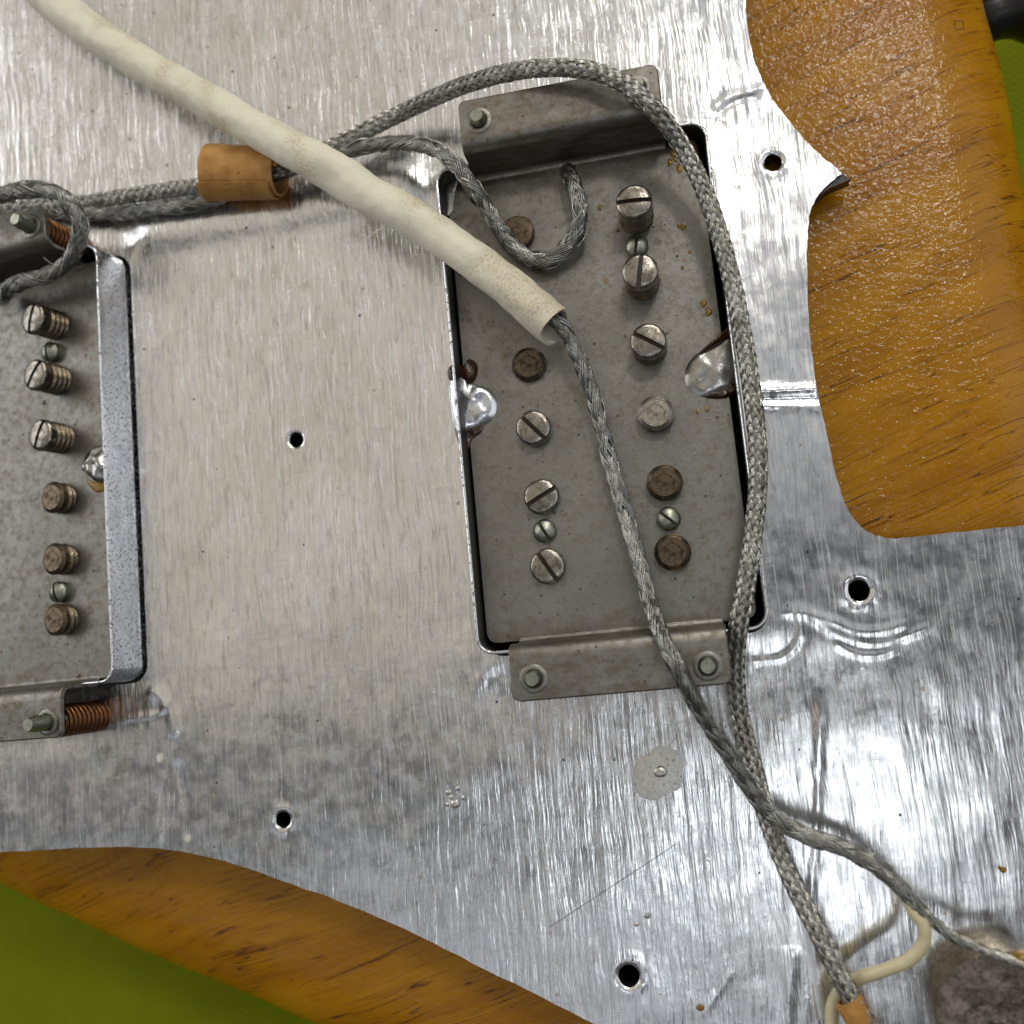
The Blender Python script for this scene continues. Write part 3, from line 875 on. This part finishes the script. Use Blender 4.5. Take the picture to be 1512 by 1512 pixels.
def pole_screw(parent, pc, px, py, ztop, slot_deg, kind, lean=0.0, R=None, xy=None):
    """adjustable pole: threaded shank and slotted or plain turned end"""
    t = local_at(parent, px, py, ztop)
    o3 = (t.x, t.y, 0)
    rot = Matrix.Rotation(math.radians(-lean), 3, 'Y') @ Matrix.Rotation(math.radians(slot_deg), 3, 'Z')
    if kind == 'small':
        R = R or 1.75
        v, f = slotted_head(R, 0.75, 0.42, 0.62, max(0.15, ztop - ZBASE - 0.02), 0.05)
        o = shade_slot(mesh_obj('coil_screw', v, f, M['zinc'], parent, angle=35))
        o.location = Vector((o3[0], o3[1], ztop)) * MM
        o.rotation_euler = rot.to_euler()
        return o
    R = R or 2.6
    if kind == 'screw':
        v, f = slotted_head(R, 0.30, 0.66, 1.0, 1.2, 0.22)
        o = shade_slot(mesh_obj('pole_screw', v, f, M['screw'], parent, angle=32))
        o.location = Vector((o3[0], o3[1], ztop)) * MM
        o.rotation_euler = rot.to_euler()
        zsh = ztop - 1.2
    else:
        pale = kind == 'pale'
        prof = [(R, -0.75), (R, -0.42), (R * 0.97, -0.36), (R * 0.80, -0.05), (R * 0.77, 0.0), (R * 0.48, 0.0), (R * 0.46, -0.06), (R * 0.12, -0.05), (R * 0.10, 0.03), (0.001, 0.03)]
        if kind == 'flat':
            prof = [(R, -0.75), (R, -0.18), (R * 0.95, -0.02), (R * 0.90, 0.0), (R * 0.55, -0.02), (R * 0.3, 0.0), (R * 0.28, -0.08), (0.001, -0.10)]
        v, f = lathe(prof, 40)
        o = mesh_obj('pole_screw', v, f, M['slug_pale' if pale else 'slug'], parent, angle=32)
        o.location = Vector((o3[0], o3[1], ztop)) * MM
        o.rotation_euler = rot.to_euler()
        zsh = ztop - 0.75
    if zsh > ZBASE + 0.1:
        v, f = lathe(thread_profile(R * 0.985, ZBASE - 0.9, zsh, depth=0.38), 36)
        th = mesh_obj('threaded_shank', v - np.array([0, 0, ztop]), f, M['thread'], o, angle=25)
    return o

def bent_sheet(prof, x0, x1, thick, r_end=1.2):
    """sheet strip along x following a profile [(y,z)] ; returns verts, faces (closed solid)"""
    p = np.array(prof, float)
    t = np.gradient(p, axis=0); t /= np.linalg.norm(t, axis=1)[:, None]
    nrm = np.stack([-t[:, 1], t[:, 0]], 1)
    if nrm[0][1] < 0: nrm = -nrm
    V, Fc = [], []
    m = len(p)
    # rounded corners at the free (last) end
    L = np.concatenate([[0], np.cumsum(np.linalg.norm(np.diff(p, axis=0), axis=1))])
    for side in (1, -1):
        pass
    ins = np.where(L > L[-1] - r_end, r_end - np.sqrt(np.maximum(0, r_end ** 2 - (L - (L[-1] - r_end)) ** 2)), 0)
    for i in range(m):
        for xx in (x0 + ins[i], x1 - ins[i]):
            V.append((xx, *(p[i])))
            V.append((xx, *(p[i] - nrm[i] * thick)))
    for i in range(m - 1):
        a, b = 4 * i, 4 * (i + 1)
        Fc += [(a, a + 2, b + 2, b), (a + 1, b + 1, b + 3, a + 3), (a, b, b + 1, a + 1), (a + 2, a + 3, b + 3, b + 2)]
    Fc += [(0, 1, 3, 2), (4 * (m - 1), 4 * (m - 1) + 2, 4 * (m - 1) + 3, 4 * (m - 1) + 1)]
    return V, Fc

def leg_profile(sgn, y_base, y_end):
    """up the leg from the base plate, round the bend and out along the ear (y outward * sgn)"""
    pr = []
    r1, r2 = 1.0, 2.2
    for k in range(7):                      # base -> vertical (concave bend)
        a = math.pi / 2 * k / 6
        pr.append((y_base - r1 + r1 * math.sin(a), ZBASE + r1 - r1 * math.cos(a)))
    for k in range(9):                      # vertical -> ear
        a = math.pi / 2 * k / 8
        pr.append((y_base + r2 - r2 * math.cos(a), ZTAB - r2 + r2 * math.sin(a)))
    for k in range(1, 6):
        pr.append((y_base + r2 + (y_end - 1.2 - y_base - r2) * k / 5, ZTAB))
    for k in range(1, 7):
        pr.append((y_end - 1.2 + 1.2 * k / 6, ZTAB))
    return [(sgn * y, z) for y, z in pr]

def height_screw(parent, x, y, ztip, R=1.25):
    """adjustment screw that comes up through the ear, with its spring"""
    prof = thread_profile(R, 0.0, ztip - 0.45, 0.62, 0.16) + [(R * 0.80, ztip - 0.35), (R * 0.72, ztip), (0.001, ztip)]
    v, f = lathe(prof, 28)
    o = mesh_obj('height_screw', v, f, M['zinc'], parent, angle=50)
    o.location = Vector((x, y, 0)) * MM
    turns = 11
    n = turns * 22
    t = np.linspace(0, 1, n)
    zz = 0.75 + (ZTAB - 1.6 - 0.75) * t
    ang = 2 * np.pi * turns * t
    path = np.stack([2.25 * np.cos(ang), 2.25 * np.sin(ang), zz], 1)
    v, f = tube_arrays(path, 0.31, 8)
    s = mesh_obj('spring', v, f, M['copper'], parent)
    s.location = Vector((x, y, 0)) * MM
    # collar pressed in the ear
    v, f = lathe([(R + 0.75, ZTAB - 0.1), (R + 0.72, ZTAB + 0.10), (R + 0.40, ZTAB + 0.26), (R + 0.08, ZTAB + 0.22), (R + 0.02, ZTAB - 0.1)], 28)
    c = mesh_obj('ear_collar', v, f, M['nickel'], parent, angle=50)
    c.location = Vector((x, y, 0)) * MM
    return o

def pickup(name, c, label, HL=HL):
    root = empty(name, (c[0], c[1], 0))
    tag(root, label, 'pickup', 'humbucker pickups')
    # cover: a can whose open side faces up; outer wall, rolled rim, inner wall
    zf = -11.0
    rows = [(0.0, zf + 1.2), (0.0, ZRIM - 0.25), (-0.08, ZRIM - 0.07), (-0.25, ZRIM), (-0.42, ZRIM - 0.07), (-0.5, ZRIM - 0.25)]
    V, Fc = [], []
    nper = None
    for g, z in rows:
        lp = rounded_rect(-HW - g, HW + g, -HL - g, HL + g, 2.6 + g, 7)
        lp = [(x, y) for x, y in rounded_rect(-(HW + g), HW + g, -(HL + g), HL + g, 2.6 + g, 7)]
        nper = len(lp)
        V += [(x, y, z) for x, y in lp]
    Fc = grid_faces(len(rows), nper, True)
    cov = mesh_obj('cover', V, Fc, M['chrome'], root, angle=60)
    # dark lacquered lining and the coil block below the base plate
    V = []
    for g, z in [(-0.5, ZRIM - 0.25), (-0.5, zf + 1.2), (-6, zf + 1.0)]:
        V += [(x, y, z) for x, y in rounded_rect(-(HW + g), HW + g, -(HL + g), HL + g, max(0.3, 2.6 + g), 7)]
    mesh_obj('cover_lining', V, grid_faces(3, nper, True), M['inner'], cov, angle=40)
    # front face of the can
    lp = rounded_rect(-HW, HW, -HL, HL, 2.6, 7)
    lp2 = rounded_rect(-HW + 1.2, HW - 1.2, -HL + 1.2, HL - 1.2, 1.6, 7)
    V = [(x, y, zf + 1.2) for x, y in lp] + [(x, y, zf) for x, y in lp2]
    n = len(lp)
    mesh_obj('cover_face', V, [(i, n + i, n + (i + 1) % n, (i + 1) % n) for i in range(n)] + [tuple(range(2 * n - 1, n - 1, -1))], M['chrome'], cov, angle=40)
    return root

def base_plate(root, c, x0, x1, y0, y1, ex0, ex1, hole=None, ear=8.3):
    """sheet metal base with two ears; coordinates local to the pickup"""
    outer = rounded_rect(x0, x1, y0, y1, 1.6, 6)
    # dense sheet so that it can dip at the ear roots
    holes = [circle(hole[0], hole[1], 1.25, 24)] if hole else []
    V2, tri, loops = sheet(outer, holes)
    n = len(V2)
    verts = [(x, y, ZBASE) for x, y in V2] + [(x, y, ZBASE - T_BASE) for x, y in V2]
    faces = [tuple(f) for f in tri] + [tuple(n + i for i in reversed(f)) for f in tri]
    for lp in loops:
        for i in range(len(lp)):
            a, b = lp[i], lp[(i + 1) % len(lp)]
            faces.append((b, a, n + a, n + b))
    bp = mesh_obj('base_plate', verts, faces, M['nickel'], root, angle=35)
    md = bp.modifiers.new('bevel', 'BEVEL'); md.width = 0.00030; md.segments = 3; md.limit_method = 'ANGLE'; md.angle_limit = math.radians(50)
    for sgn, yb, ye in ((1, y1 + 0.35, y1 + ear), (-1, -y0 + 0.35, -y0 + 8.3)):
        v, f = bent_sheet(leg_profile(sgn, yb, ye), ex0, ex1, 0.9)
        v = [(a, b, cc + 0.004) for a, b, cc in v]
        if sgn < 0: f = [tuple(reversed(q)) for q in f]
        e = mesh_obj('mounting_ear', v, f, M['nickel'], bp, angle=40)
        md = e.modifiers.new('bevel', 'BEVEL'); md.width = 0.00022; md.segments = 2; md.limit_method = 'ANGLE'; md.angle_limit = math.radians(60)
    return bp

# --- pickup in the middle of the picture
c = PKC['bridge']
pk = pickup('humbucker_pickup', c, 'humbucker pickup seen whole, its back facing up in the middle of the foil')
hl = U(838, 246, ZBASE)
bp = base_plate(pk, c, -31.9 - c[0], 6.9 - c[0], 1.4 - c[1], 73.0 - c[1], -27.3 - c[0], 2.3 - c[0], (hl.x - c[0], hl.y - c[1]))
for spec in [
    (763, 342, 5.2, 0, 'flat'), (780, 537, 5.0, 0, 'dark'), (787, 631, 6.0, 40, 'screw'), (799, 733, 5.6, -64, 'screw'), (808, 836, 5.4, 30, 'screw'),
    (936, 297, 10.0, 86, 'screw'), (945, 400, 9.6, -12, 'screw'), (957, 503, 8.3, 55, 'screw'), (968, 609, 6.4, 0, 'pale'), (981, 712, 6.0, 0, 'dark'), (993, 815, 5.8, 0, 'dark'),
    (804, 784, 4.7, 28, 'small'), (940, 362, 5.2, -15, 'small'), (987, 766, 4.9, 46, 'small')]:
    pole_screw(pk, c, *spec)
for px, py in [(703, 170), (940, 122), (785, 1003), (1045, 984)]:
    t = U(px, py, ZTAB + 1.6)
    height_screw(pk, t.x - c[0], t.y - c[1], ZTAB + 1.6)
org = (c[0], c[1], 0)
sol = blob('solder_blob', [(664, 560), (674, 550), (684, 552), (690, 564), (706, 567), (724, 575), (734, 593), (730, 616), (714, 630), (694, 639), (678, 644), (669, 620)], ZBASE, 0.9, M['solder'], pk, org, wob=0.35)
sol['label'] = 'shiny bright solder blob with burnt flux round it'
blob('burnt_flux', [(660, 548), (670, 537), (684, 540), (692, 530), (704, 536), (705, 554), (694, 570), (672, 572)], ZBASE, 0.8, M['flux'], pk, org, wob=0.8)
blob('burnt_flux', [(672, 628), (690, 630), (716, 620), (712, 637), (697, 650), (690, 668), (679, 658)], ZBASE, 0.45, M['flux'], pk, org, wob=0.8)
blob('solder_blob', [(1084, 496), (1066, 500), (1048, 512), (1026, 524), (1012, 544), (1012, 566), (1024, 582), (1044, 588), (1064, 580), (1084, 572), (1096, 540)], ZBASE, 0.75, M['solder_dull'], pk, org, wob=0.3, seed=4)
blob('burnt_flux', [(1030, 524), (1046, 508), (1064, 494), (1080, 480), (1084, 492), (1070, 503), (1048, 516)], ZBASE + 0.2, 0.9, M['flux'], pk, org, wob=0.6)
blob('burnt_flux', [(1040, 586), (1062, 578), (1084, 566), (1090, 576), (1070, 588)], ZBASE + 0.1, 0.7, M['flux'], pk, org, wob=0.6)
for q in ([(1012, 215), (1022, 205), (1030, 214), (1031, 236), (1022, 244), (1014, 232)],):
    blob('amber_resin', q, ZBASE, 0.8, M['amber'], pk, org)
blob('amber_resin', [(656, 285), (664, 270), (676, 264), (672, 285), (668, 312), (660, 318)], ZBASE, 0.4, M['glue'], pk, org)
for (cx, cy, r) in [(1009, 335, 5), (1003, 334, 3), (960, 205, 5), (955, 208, 4), (993, 226, 6), (989, 240, 5), (1003, 249, 6), (886, 307, 4), (1008, 395, 3), (1040, 447, 5), (1046, 460, 6), (1018, 372, 3), (997, 235, 4), (1045, 605, 4), (1030, 608, 3)]:
    blob('amber_resin', [(cx + r * random.uniform(.6, 1.3) * math.cos(k * 1.047), cy + 1.5 * r * random.uniform(.6, 1.2) * math.sin(k * 1.047)) for k in range(6)], ZBASE, 0.18, M['amber'], pk, org, seed=cx)

# --- pickup cut by the left edge of the picture
c = PKC['neck']
pk2 = pickup('humbucker_pickup', c, 'humbucker pickup with pitted chrome side, cut off by the left edge', 35.7)
pk2.location.z = -3.2 * MM
pk2.rotation_euler.y = math.radians(-8)
hl = local_at(pk2, 4, 436, ZBASE)
base_plate(pk2, c, -19.7, 19.1, 1.9 - c[1], 71.2 - c[1], -15.1, 14.5, (hl.x, hl.y), 7.5)
for spec in [(47, 470, 8.8, -18, 'screw', 7), (50, 553, 8.8, -40, 'screw', 7), (58, 642, 8.4, -28, 'screw', 7), (75, 734, 6.6, 0, 'dark', 6), (77, 825, 6.6, 0, 'dark', 6), (79, 915, 6.4, 0, 'dark', 6),
             (72, 519, 5.0, 0, 'small'), (84, 874, 5.0, 10, 'small')]:
    kw = {}
    pole_screw(pk2, c, *spec)
for x, y, zt in [(11.6, 38.5, 15.9), (11.9, -40.7, 16.4)]:
    height_screw(pk2, x, y, zt)
org = (c[0], c[1], 0)
blob('solder_blob', [(156, 656), (140, 662), (126, 676), (122, 692), (134, 706), (146, 714), (160, 712), (170, 690)], ZBASE, 1.6, M['solder_dull'], pk2, org, wob=0.6, seed=8)
blob('amber_resin', [(126, 706), (140, 712), (158, 712), (158, 722), (144, 728), (132, 718)], ZBASE, 0.3, M['amber'], pk2, org)
blob('burnt_flux', [(62, 592), (66, 590), (68, 597), (63, 599)], ZBASE, 0.12, M['flux'], pk2, org)
blob('burnt_flux', [(112, 996), (119, 994), (119, 1003), (112, 1004)], ZBASE, 0.12, M['flux'], pk2, org)

# ------------------------------------------------------------------ braided leads
def braid(path_px, R, n, pitch, nw, rw, mat, name='braid', jitter=0.0, flat=None, rfun=None, ds=0.16, parent=None, over=0.5, ang_spread=0.9, seed=1, twist_dirs=(1, -1)):
    rng = np.random.default_rng(seed)
    path = catmull([U(*p) for p in path_px], 14)
    path, s = resample(path, ds)
    T, N, B = frames(path)
    L = s[-1]
    w = 2 * np.pi / pitch
    parts = []
    for dr in twist_dirs:
        for k in range(n):
            ph = 2 * np.pi * k / n + (0 if dr > 0 else 0.0)
            # slow random drift of the strand
            kn = max(4, int(L / (pitch * 0.45)))
            dq = np.linspace(0, L, kn)
            drift = np.interp(s, dq, rng.normal(0, 1, kn)) * jitter * 0.35
            rdrift = np.interp(s, dq, rng.normal(0, 1, kn)) * jitter * R * 0.14
            idx = k + dr * 2 * n * w * s / (2 * np.pi)
            ov = np.cos(np.pi / 2 * (idx + k) - np.pi / 4) * (1 if dr > 0 else -1)
            for q in range(nw):
                off = (q - (nw - 1) / 2) * (2 * np.pi / n) * ang_spread / nw
                wj = np.interp(s, dq, rng.normal(0, 1, kn)) * jitter * 0.10
                th = ph + dr * w * s + off + drift + wj
                r = R - rw - over * rw * 2 + ov * over * rw * 2 + rdrift + rng.normal(0, 0.06) * rw
                if rfun is not None: r = r * rfun(s / L)
                a = r * np.cos(th); b_ = r * np.sin(th)
                wp = path + a[:, None] * N + b_[:, None] * B
                v, f = tube_arrays(wp, rw, 4)
                parts.append((v, f))
    V, Fc = merge(parts)
    o = mesh_obj(name, V, Fc, mat, parent)
    o['kind'] = 'stuff'
    return o, path

def cable(label, cat, path_px, R, core, braid_mat, core_mat, group, **kw):
    root = empty('braided_cable', tuple(U(*path_px[0])))
    tag(root, label, cat, group)
    o, path = braid(path_px, R, mat=braid_mat, parent=None, **kw)
    path_r, s = resample(path, 0.5)
    rf = kw.get('rfun')
    rr = core * (rf(s / s[-1]) if rf is not None else np.ones(len(s)))
    v, f = tube_arrays(path_r, rr, 12)
    cc = mesh_obj('insulated_core', v, f, core_mat)
    for ch in (o, cc):
        ch.location = -root.location
        ch.parent = root
    return root

GRP = 'braided pickup leads'
B_px = [(-60, 306, 2.4), (20, 306, 2.4), (80, 304, 2.4), (130, 299, 2.6), (210, 286, 3.0), (300, 274, 4.2), (365, 262, 5.0), (430, 243, 5.2), (500, 212, 5.0), (570, 178, 4.5), (650, 140, 7.0), (720, 115, 11.5), (790, 101, 14.4),
        (860, 102, 15.2), (915, 121, 15.4), (960, 156, 14.8), (1000, 205, 12.2), (1035, 270, 10.6), (1062, 345, 9.9), (1083, 425, 9.7), (1100, 510, 9.7), (1113, 600, 9.7), (1120, 690, 9.7), (1114, 780, 9.7),
        (1102, 860, 9.7), (1090, 930, 8.4), (1086, 990, 6.0), (1093, 1060, 4.2), (1112, 1130, 4.0), (1134, 1210, 4.6), (1165, 1290, 6.0), (1200, 1360, 7.2), (1240, 1440, 8.4), (1262, 1482, 8.8), (1290, 1530, 8.8)]
cable('tightly woven grey braided cable arching over the whole pickup and down its right rim', 'cable', B_px, 1.34, 0.96, M['braid'], M['core_dark'], GRP,
      n=12, pitch=18.0, nw=4, rw=0.085, jitter=0.20, seed=3, over=0.95, ang_spread=0.88, ds=0.18)
A_px = [(838, 250, 2.6), (838, 256, 5.4), (846, 270, 7.4), (855, 300, 8.2), (856, 330, 7.6), (840, 362, 6.6), (812, 384, 6.0), (780, 380, 6.0), (748, 352, 6.4), (722, 315, 7.6), (700, 278, 9.6), (676, 246, 10.6), (650, 224, 9.8),
        (610, 213, 7.6), (560, 213, 5.6), (510, 224, 4.6), (440, 246, 4.2), (370, 272, 4.0), (305, 297, 3.0), (240, 308, 2.3), (180, 314, 2.2), (120, 314, 2.2), (60, 310, 2.2), (-60, 320, 2.2)]
cable('loosely braided lead curling out of the hole in the fully visible pickup back', 'cable', A_px, 1.22, 0.80, M['braid_dark'], M['core'], GRP,
      n=6, pitch=15.0, nw=4, rw=0.125, jitter=0.9, seed=5, ang_spread=1.0)
C_px = [(770, 440, 10.2), (800, 457, 10.2), (828, 480, 9.6), (850, 520, 8.6), (874, 580, 7.4), (893, 650, 6.6), (912, 720, 6.4), (932, 790, 6.8), (952, 860, 8.6), (968, 915, 12.0), (985, 955, 14.4), (1008, 1002, 14.6), (1040, 1058, 12.5), (1075, 1112, 10.4),
        (1108, 1165, 9.0), (1140, 1203, 8.6), (1185, 1231, 8.8), (1240, 1250, 9.4), (1290, 1276, 10.0), (1335, 1316, 10.6), (1365, 1352, 10.8)]
def c_taper(t): return np.interp(t, [0, 0.55, 0.94, 1.0], [1.0, 1.0, 1.05, 0.8])
cable('braided lead leaving the cream sleeve and crossing the lower mounting ear', 'cable', C_px, 1.14, 0.76, M['braid_dark'], M['core_dark'], GRP,
      n=6, pitch=17.0, nw=4, rw=0.13, jitter=0.55, seed=9, ang_spread=1.0, rfun=c_taper)
# the shield of that lead drawn out to a thin twisted pigtail
D_px = [(1345, 1333, 10.8), (1375, 1358, 11.0), (1405, 1382, 11.2), (1445, 1400, 11.4), (1485, 1415, 11.6), (1560, 1440, 12.0)]
cable('thin twisted bare wire pigtail running to the crusted pot', 'wire', D_px, 0.74, 0.42, M['braid'], M['braid_dark'], GRP, n=5, pitch=9.0, nw=3, rw=0.13, jitter=0.4, seed=12, twist_dirs=(1,))
E_px = [(-60, 300, 13.6), (-10, 290, 14.2), (30, 282, 14.4), (68, 280, 14.2), (100, 298, 13.4), (118, 328, 12.2), (116, 360, 10.6), (98, 388, 9.0), (68, 406, 7.6), (36, 416, 6.8), (14, 424, 6.2), (4, 434, 4.8), (2, 440, 2.6)]
cable('frayed braided lead looping into the pickup at the left edge', 'cable', E_px, 1.32, 1.00, M['braid_dark'], M['core'], GRP,
      n=6, pitch=13.0, nw=4, rw=0.11, jitter=1.0, seed=15, ang_spread=0.95)

# loose frayed strands on the looping lead
ecab = [o for o in bpy.data.objects if o.name.startswith('braided_cable') and 'frayed' in o.get('label', '')][0]
for st in ([(92, 388, 9.6), (84, 392, 10.2), (74, 388, 10.4), (64, 380, 10.6)], [(100, 384, 9.8), (103, 396, 9.0), (94, 408, 8.4), (84, 412, 8.2)], [(70, 402, 9.2), (62, 410, 9.0), (70, 416, 8.2), (80, 414, 8.0)], [(112, 356, 11.4), (96, 372, 11.0), (88, 392, 9.8), (72, 404, 9.0)]):
    pp, _ = resample(catmull([U(*q) for q in st], 8), 0.25)
    v, f = tube_arrays(pp, 0.055, 5)
    o = mesh_obj('stray_strand', v, f, M['braid'])
    o.location = -ecab.location
    o.parent = ecab
# cream insulated wire
W_px = [(1338, 1322, 10.2), (1350, 1345, 10.6), (1363, 1365, 10.8), (1364, 1390, 10.4), (1345, 1415, 9.6), (1310, 1431, 8.6), (1275, 1442, 7.2), (1248, 1456, 5.6), (1232, 1478, 5.4), (1228, 1505, 5.4), (1232, 1545, 5.4)]
path, s = resample(catmull([U(*p) for p in W_px], 14), 0.3)
v, f = tube_arrays(path, 0.86 + 0.03 * np.sin(s * 0.9), 16)
o0 = U(*W_px[0])
wire = mesh_obj('insulated_wire', v, f, M['cream'], origin=tuple(o0))
tag(wire, 'smooth cream insulated wire bending under the braided cable near the pot', 'wire')

# ------------------------------------------------------------------ cream sleeve
S_px = [(-30, -110, 5.2), (30, -45, 5.4), (85, 8, 5.8), (140, 50, 6.2), (210, 95, 6.8), (300, 146, 8.0), (380, 192, 9.6), (450, 231, 10.6), (505, 263, 10.8), (542, 286, 10.8), (578, 305, 10.8), (625, 333, 11.0), (700, 385, 11.2), (770, 438, 11.0), (818, 481, 10.6)]
path, s = resample(catmull([U(*p) for p in S_px], 16), 0.35)
L = s[-1]
T, N, B = frames(path)
sides = 40
ang = np.linspace(0, 2 * np.pi, sides, endpoint=False)
rad = np.interp(s / L, [0, 0.12, 0.3, 0.55, 0.66, 0.70, 0.74, 0.85, 1.0], [3.3, 3.25, 2.95, 2.75, 3.1, 3.3, 2.90, 2.8, 2.95])
wob = np.array([[noise.noise(Vector((ss * 0.16, math.cos(a) * 0.9, math.sin(a) * 0.9))) for a in ang] for ss in s])
wob2 = np.array([[noise.noise(Vector((ss * 0.5, math.cos(a) * 2.0 + 9, math.sin(a) * 2.0))) for a in ang] for ss in s])
kink = np.exp(-((s / L - 0.685) / 0.025) ** 2)
def sleeve_ring(scale):
    nn = (rad[:, None] * (1 + 0.095 * wob + 0.045 * wob2) * (1 - kink[:, None] * 0.36 * np.cos(ang - 0.6)[None, :] ** 2)) * scale
    return path[:, None, :] + nn[..., None] * (np.cos(ang)[None, :, None] * N[:, None, :] + np.sin(ang)[None, :, None] * B[:, None, :])
VO, VI = sleeve_ring(1.0), sleeve_ring(0.86)
# oblique, slightly ragged cut at the open end
for Vx in (VO, VI):
    Vx[-1] += T[-1] * (-1.15 * np.cos(ang) + 0.35 * np.cos(ang - 1.9) + 0.12 * np.sin(3 * ang))[:, None]
n = len(s)
allv = np.concatenate([VO.reshape(-1, 3), VI.reshape(-1, 3)])
fo = grid_faces(n, sides, True)
fi = grid_faces(n, sides, True)[:, ::-1] + n * sides
j = np.arange(sides); j2 = (j + 1) % sides
rim = np.stack([(n - 1) * sides + j, (n - 1) * sides + j2, n * sides + (n - 1) * sides + j2, n * sides + (n - 1) * sides + j], 1)
sl = mesh_obj('cable_sleeve', allv, np.concatenate([fo, fi, rim]), M['tube'], origin=tuple(U(*S_px[-1])), angle=55)
tag(sl, 'long cream plastic sleeve with brown stains lying diagonally over the pickup corner', 'sleeve')

# ------------------------------------------------------------------ paper wraps
def paper_roll(name, p0, p1, r_out, r_z, turns, label, thick=0.22, taper=0.9, ext=1.6, seed=0):
    p0 = np.array(p0); p1 = np.array(p1)
    ax = p1 - p0; Ln = np.linalg.norm(ax); ax /= Ln
    up = np.array([0, 0, 1.0]); side = np.cross(up, ax); side /= np.linalg.norm(side); up = np.cross(ax, side)
    nt = int(46 * turns)
    na = 16
    V = []
    for layer in (0, 1):
        for i in range(nt + 1):
            t = i / nt
            th = 2 * math.pi * turns * t + 2.3
            shrink = 1 - 0.22 * t
            e0 = 0.3 * math.sin(3.1 * t + seed); e1 = ext * t ** 1.5 + 0.20 * math.sin(5 * t + seed)
            for k in range(na + 1):
                q = k / na
                rr = (1 - (1 - taper) * q) * shrink * (1 + 0.03 * noise.noise(Vector((th * 0.9, q * 3, seed))))
                a = (r_out * rr - thick * layer) * math.cos(th)
                b_ = (r_z * rr - thick * layer) * math.sin(th)
                pos = p0 + ax * (e0 * (1 - q) + q * (Ln + e1)) + side * a + up * b_
                V.append(pos)
    m = na + 1
    f0 = grid_faces(nt + 1, m, False)
    off = (nt + 1) * m
    f1 = f0[:, ::-1] + off
    rims = []
    for i in range(nt):
        for k in (0, na):
            a, b_ = i * m + k, (i + 1) * m + k
            q = (a, off + a, off + b_, b_) if k == 0 else (a, b_, off + b_, off + a)
            rims.append(q)
    for i in (0, nt):
        for k in range(na):
            a, b_ = i * m + k, i * m + k + 1
            rims.append((a, b_, off + b_, off + a) if i == 0 else (a, off + a, off + b_, b_))
    o = mesh_obj(name, np.array(V), np.concatenate([f0, f1, np.array(rims)]), M['paper'], origin=tuple(p0), angle=50)
    tag(o, label, 'paper wrap', 'paper tape wraps round the leads')
    return o
paper_roll('paper_wrap', U(306, 254, 4.9), U(408, 254, 4.9), 4.9, 4.2, 1.9, 'rolled tan paper wrap holding two braided leads beside the cream sleeve')
paper_roll('paper_wrap', U(1254, 1478, 8.8), U(1310, 1580, 8.8), 1.9, 1.9, 1.6, 'narrow orange paper wrap on the cable end at the bottom edge', ext=0.5, seed=3)

# ------------------------------------------------------------------ potentiometer at the lower right corner
pc = U(1490, 1512, 8)
pot = empty('potentiometer', (pc.x, pc.y, 0.4))
tag(pot, 'round potentiometer casing topped with grey flaky solder crust in the corner', 'potentiometer')
v, f = lathe([(8.3, 0.0), (8.3, 5.4), (8.1, 6.1), (7.5, 6.5), (0.001, 6.6)], 56)
mesh_obj('casing', v, f, M['thread'], pot, angle=40)
gx = 64; ga = 96
V = []
for i in range(gx + 1):
    r = 8.5 * i / gx
    for k in range(ga):
        a = 2 * math.pi * k / ga
        rr = r * (1 + 0.10 * noise.noise(Vector((math.cos(a) * 1.6, math.sin(a) * 1.6, 4.0))))
        x, y = rr * math.cos(a), rr * math.sin(a)
        e = i / gx
        hgt = 1.5 * math.sqrt(max(0, 1 - e ** 3.0)) * (1 + 0.45 * noise.noise(Vector((x * 0.33, y * 0.33, 1)))) + 0.95 * noise.noise(Vector((x * 0.8, y * 0.9, 7))) * (1 - e ** 4) + 0.45 * noise.noise(Vector((x * 2.1, y * 2.3, 3))) * (1 - e ** 4)
        # sunken pit on the right and a worn groove at the front
        hgt -= 2.0 * math.exp(-(((x - 4.6) / 2.0) ** 2 + ((y - 1.2) / 2.2) ** 2))
        hgt -= 0.9 * math.exp(-(((x + 0.5) / 3.0) ** 2 + ((y + 2.6) / 0.9) ** 2))
        V.append((x, y, 6.55 + hgt * (1 if e < 0.999 else 0)))
fc = grid_faces(gx + 1, ga, True)
mesh_obj('solder_crust', V, fc, M['crust'], pot, angle=70)
t = U(1505, 1412, 11.5)
o = blob('solder_lug', [(1490, 1412), (1500, 1404), (1520, 1404), (1530, 1420), (1510, 1424)], 10.6, 1.2, M['amber'], pot, seed=2)
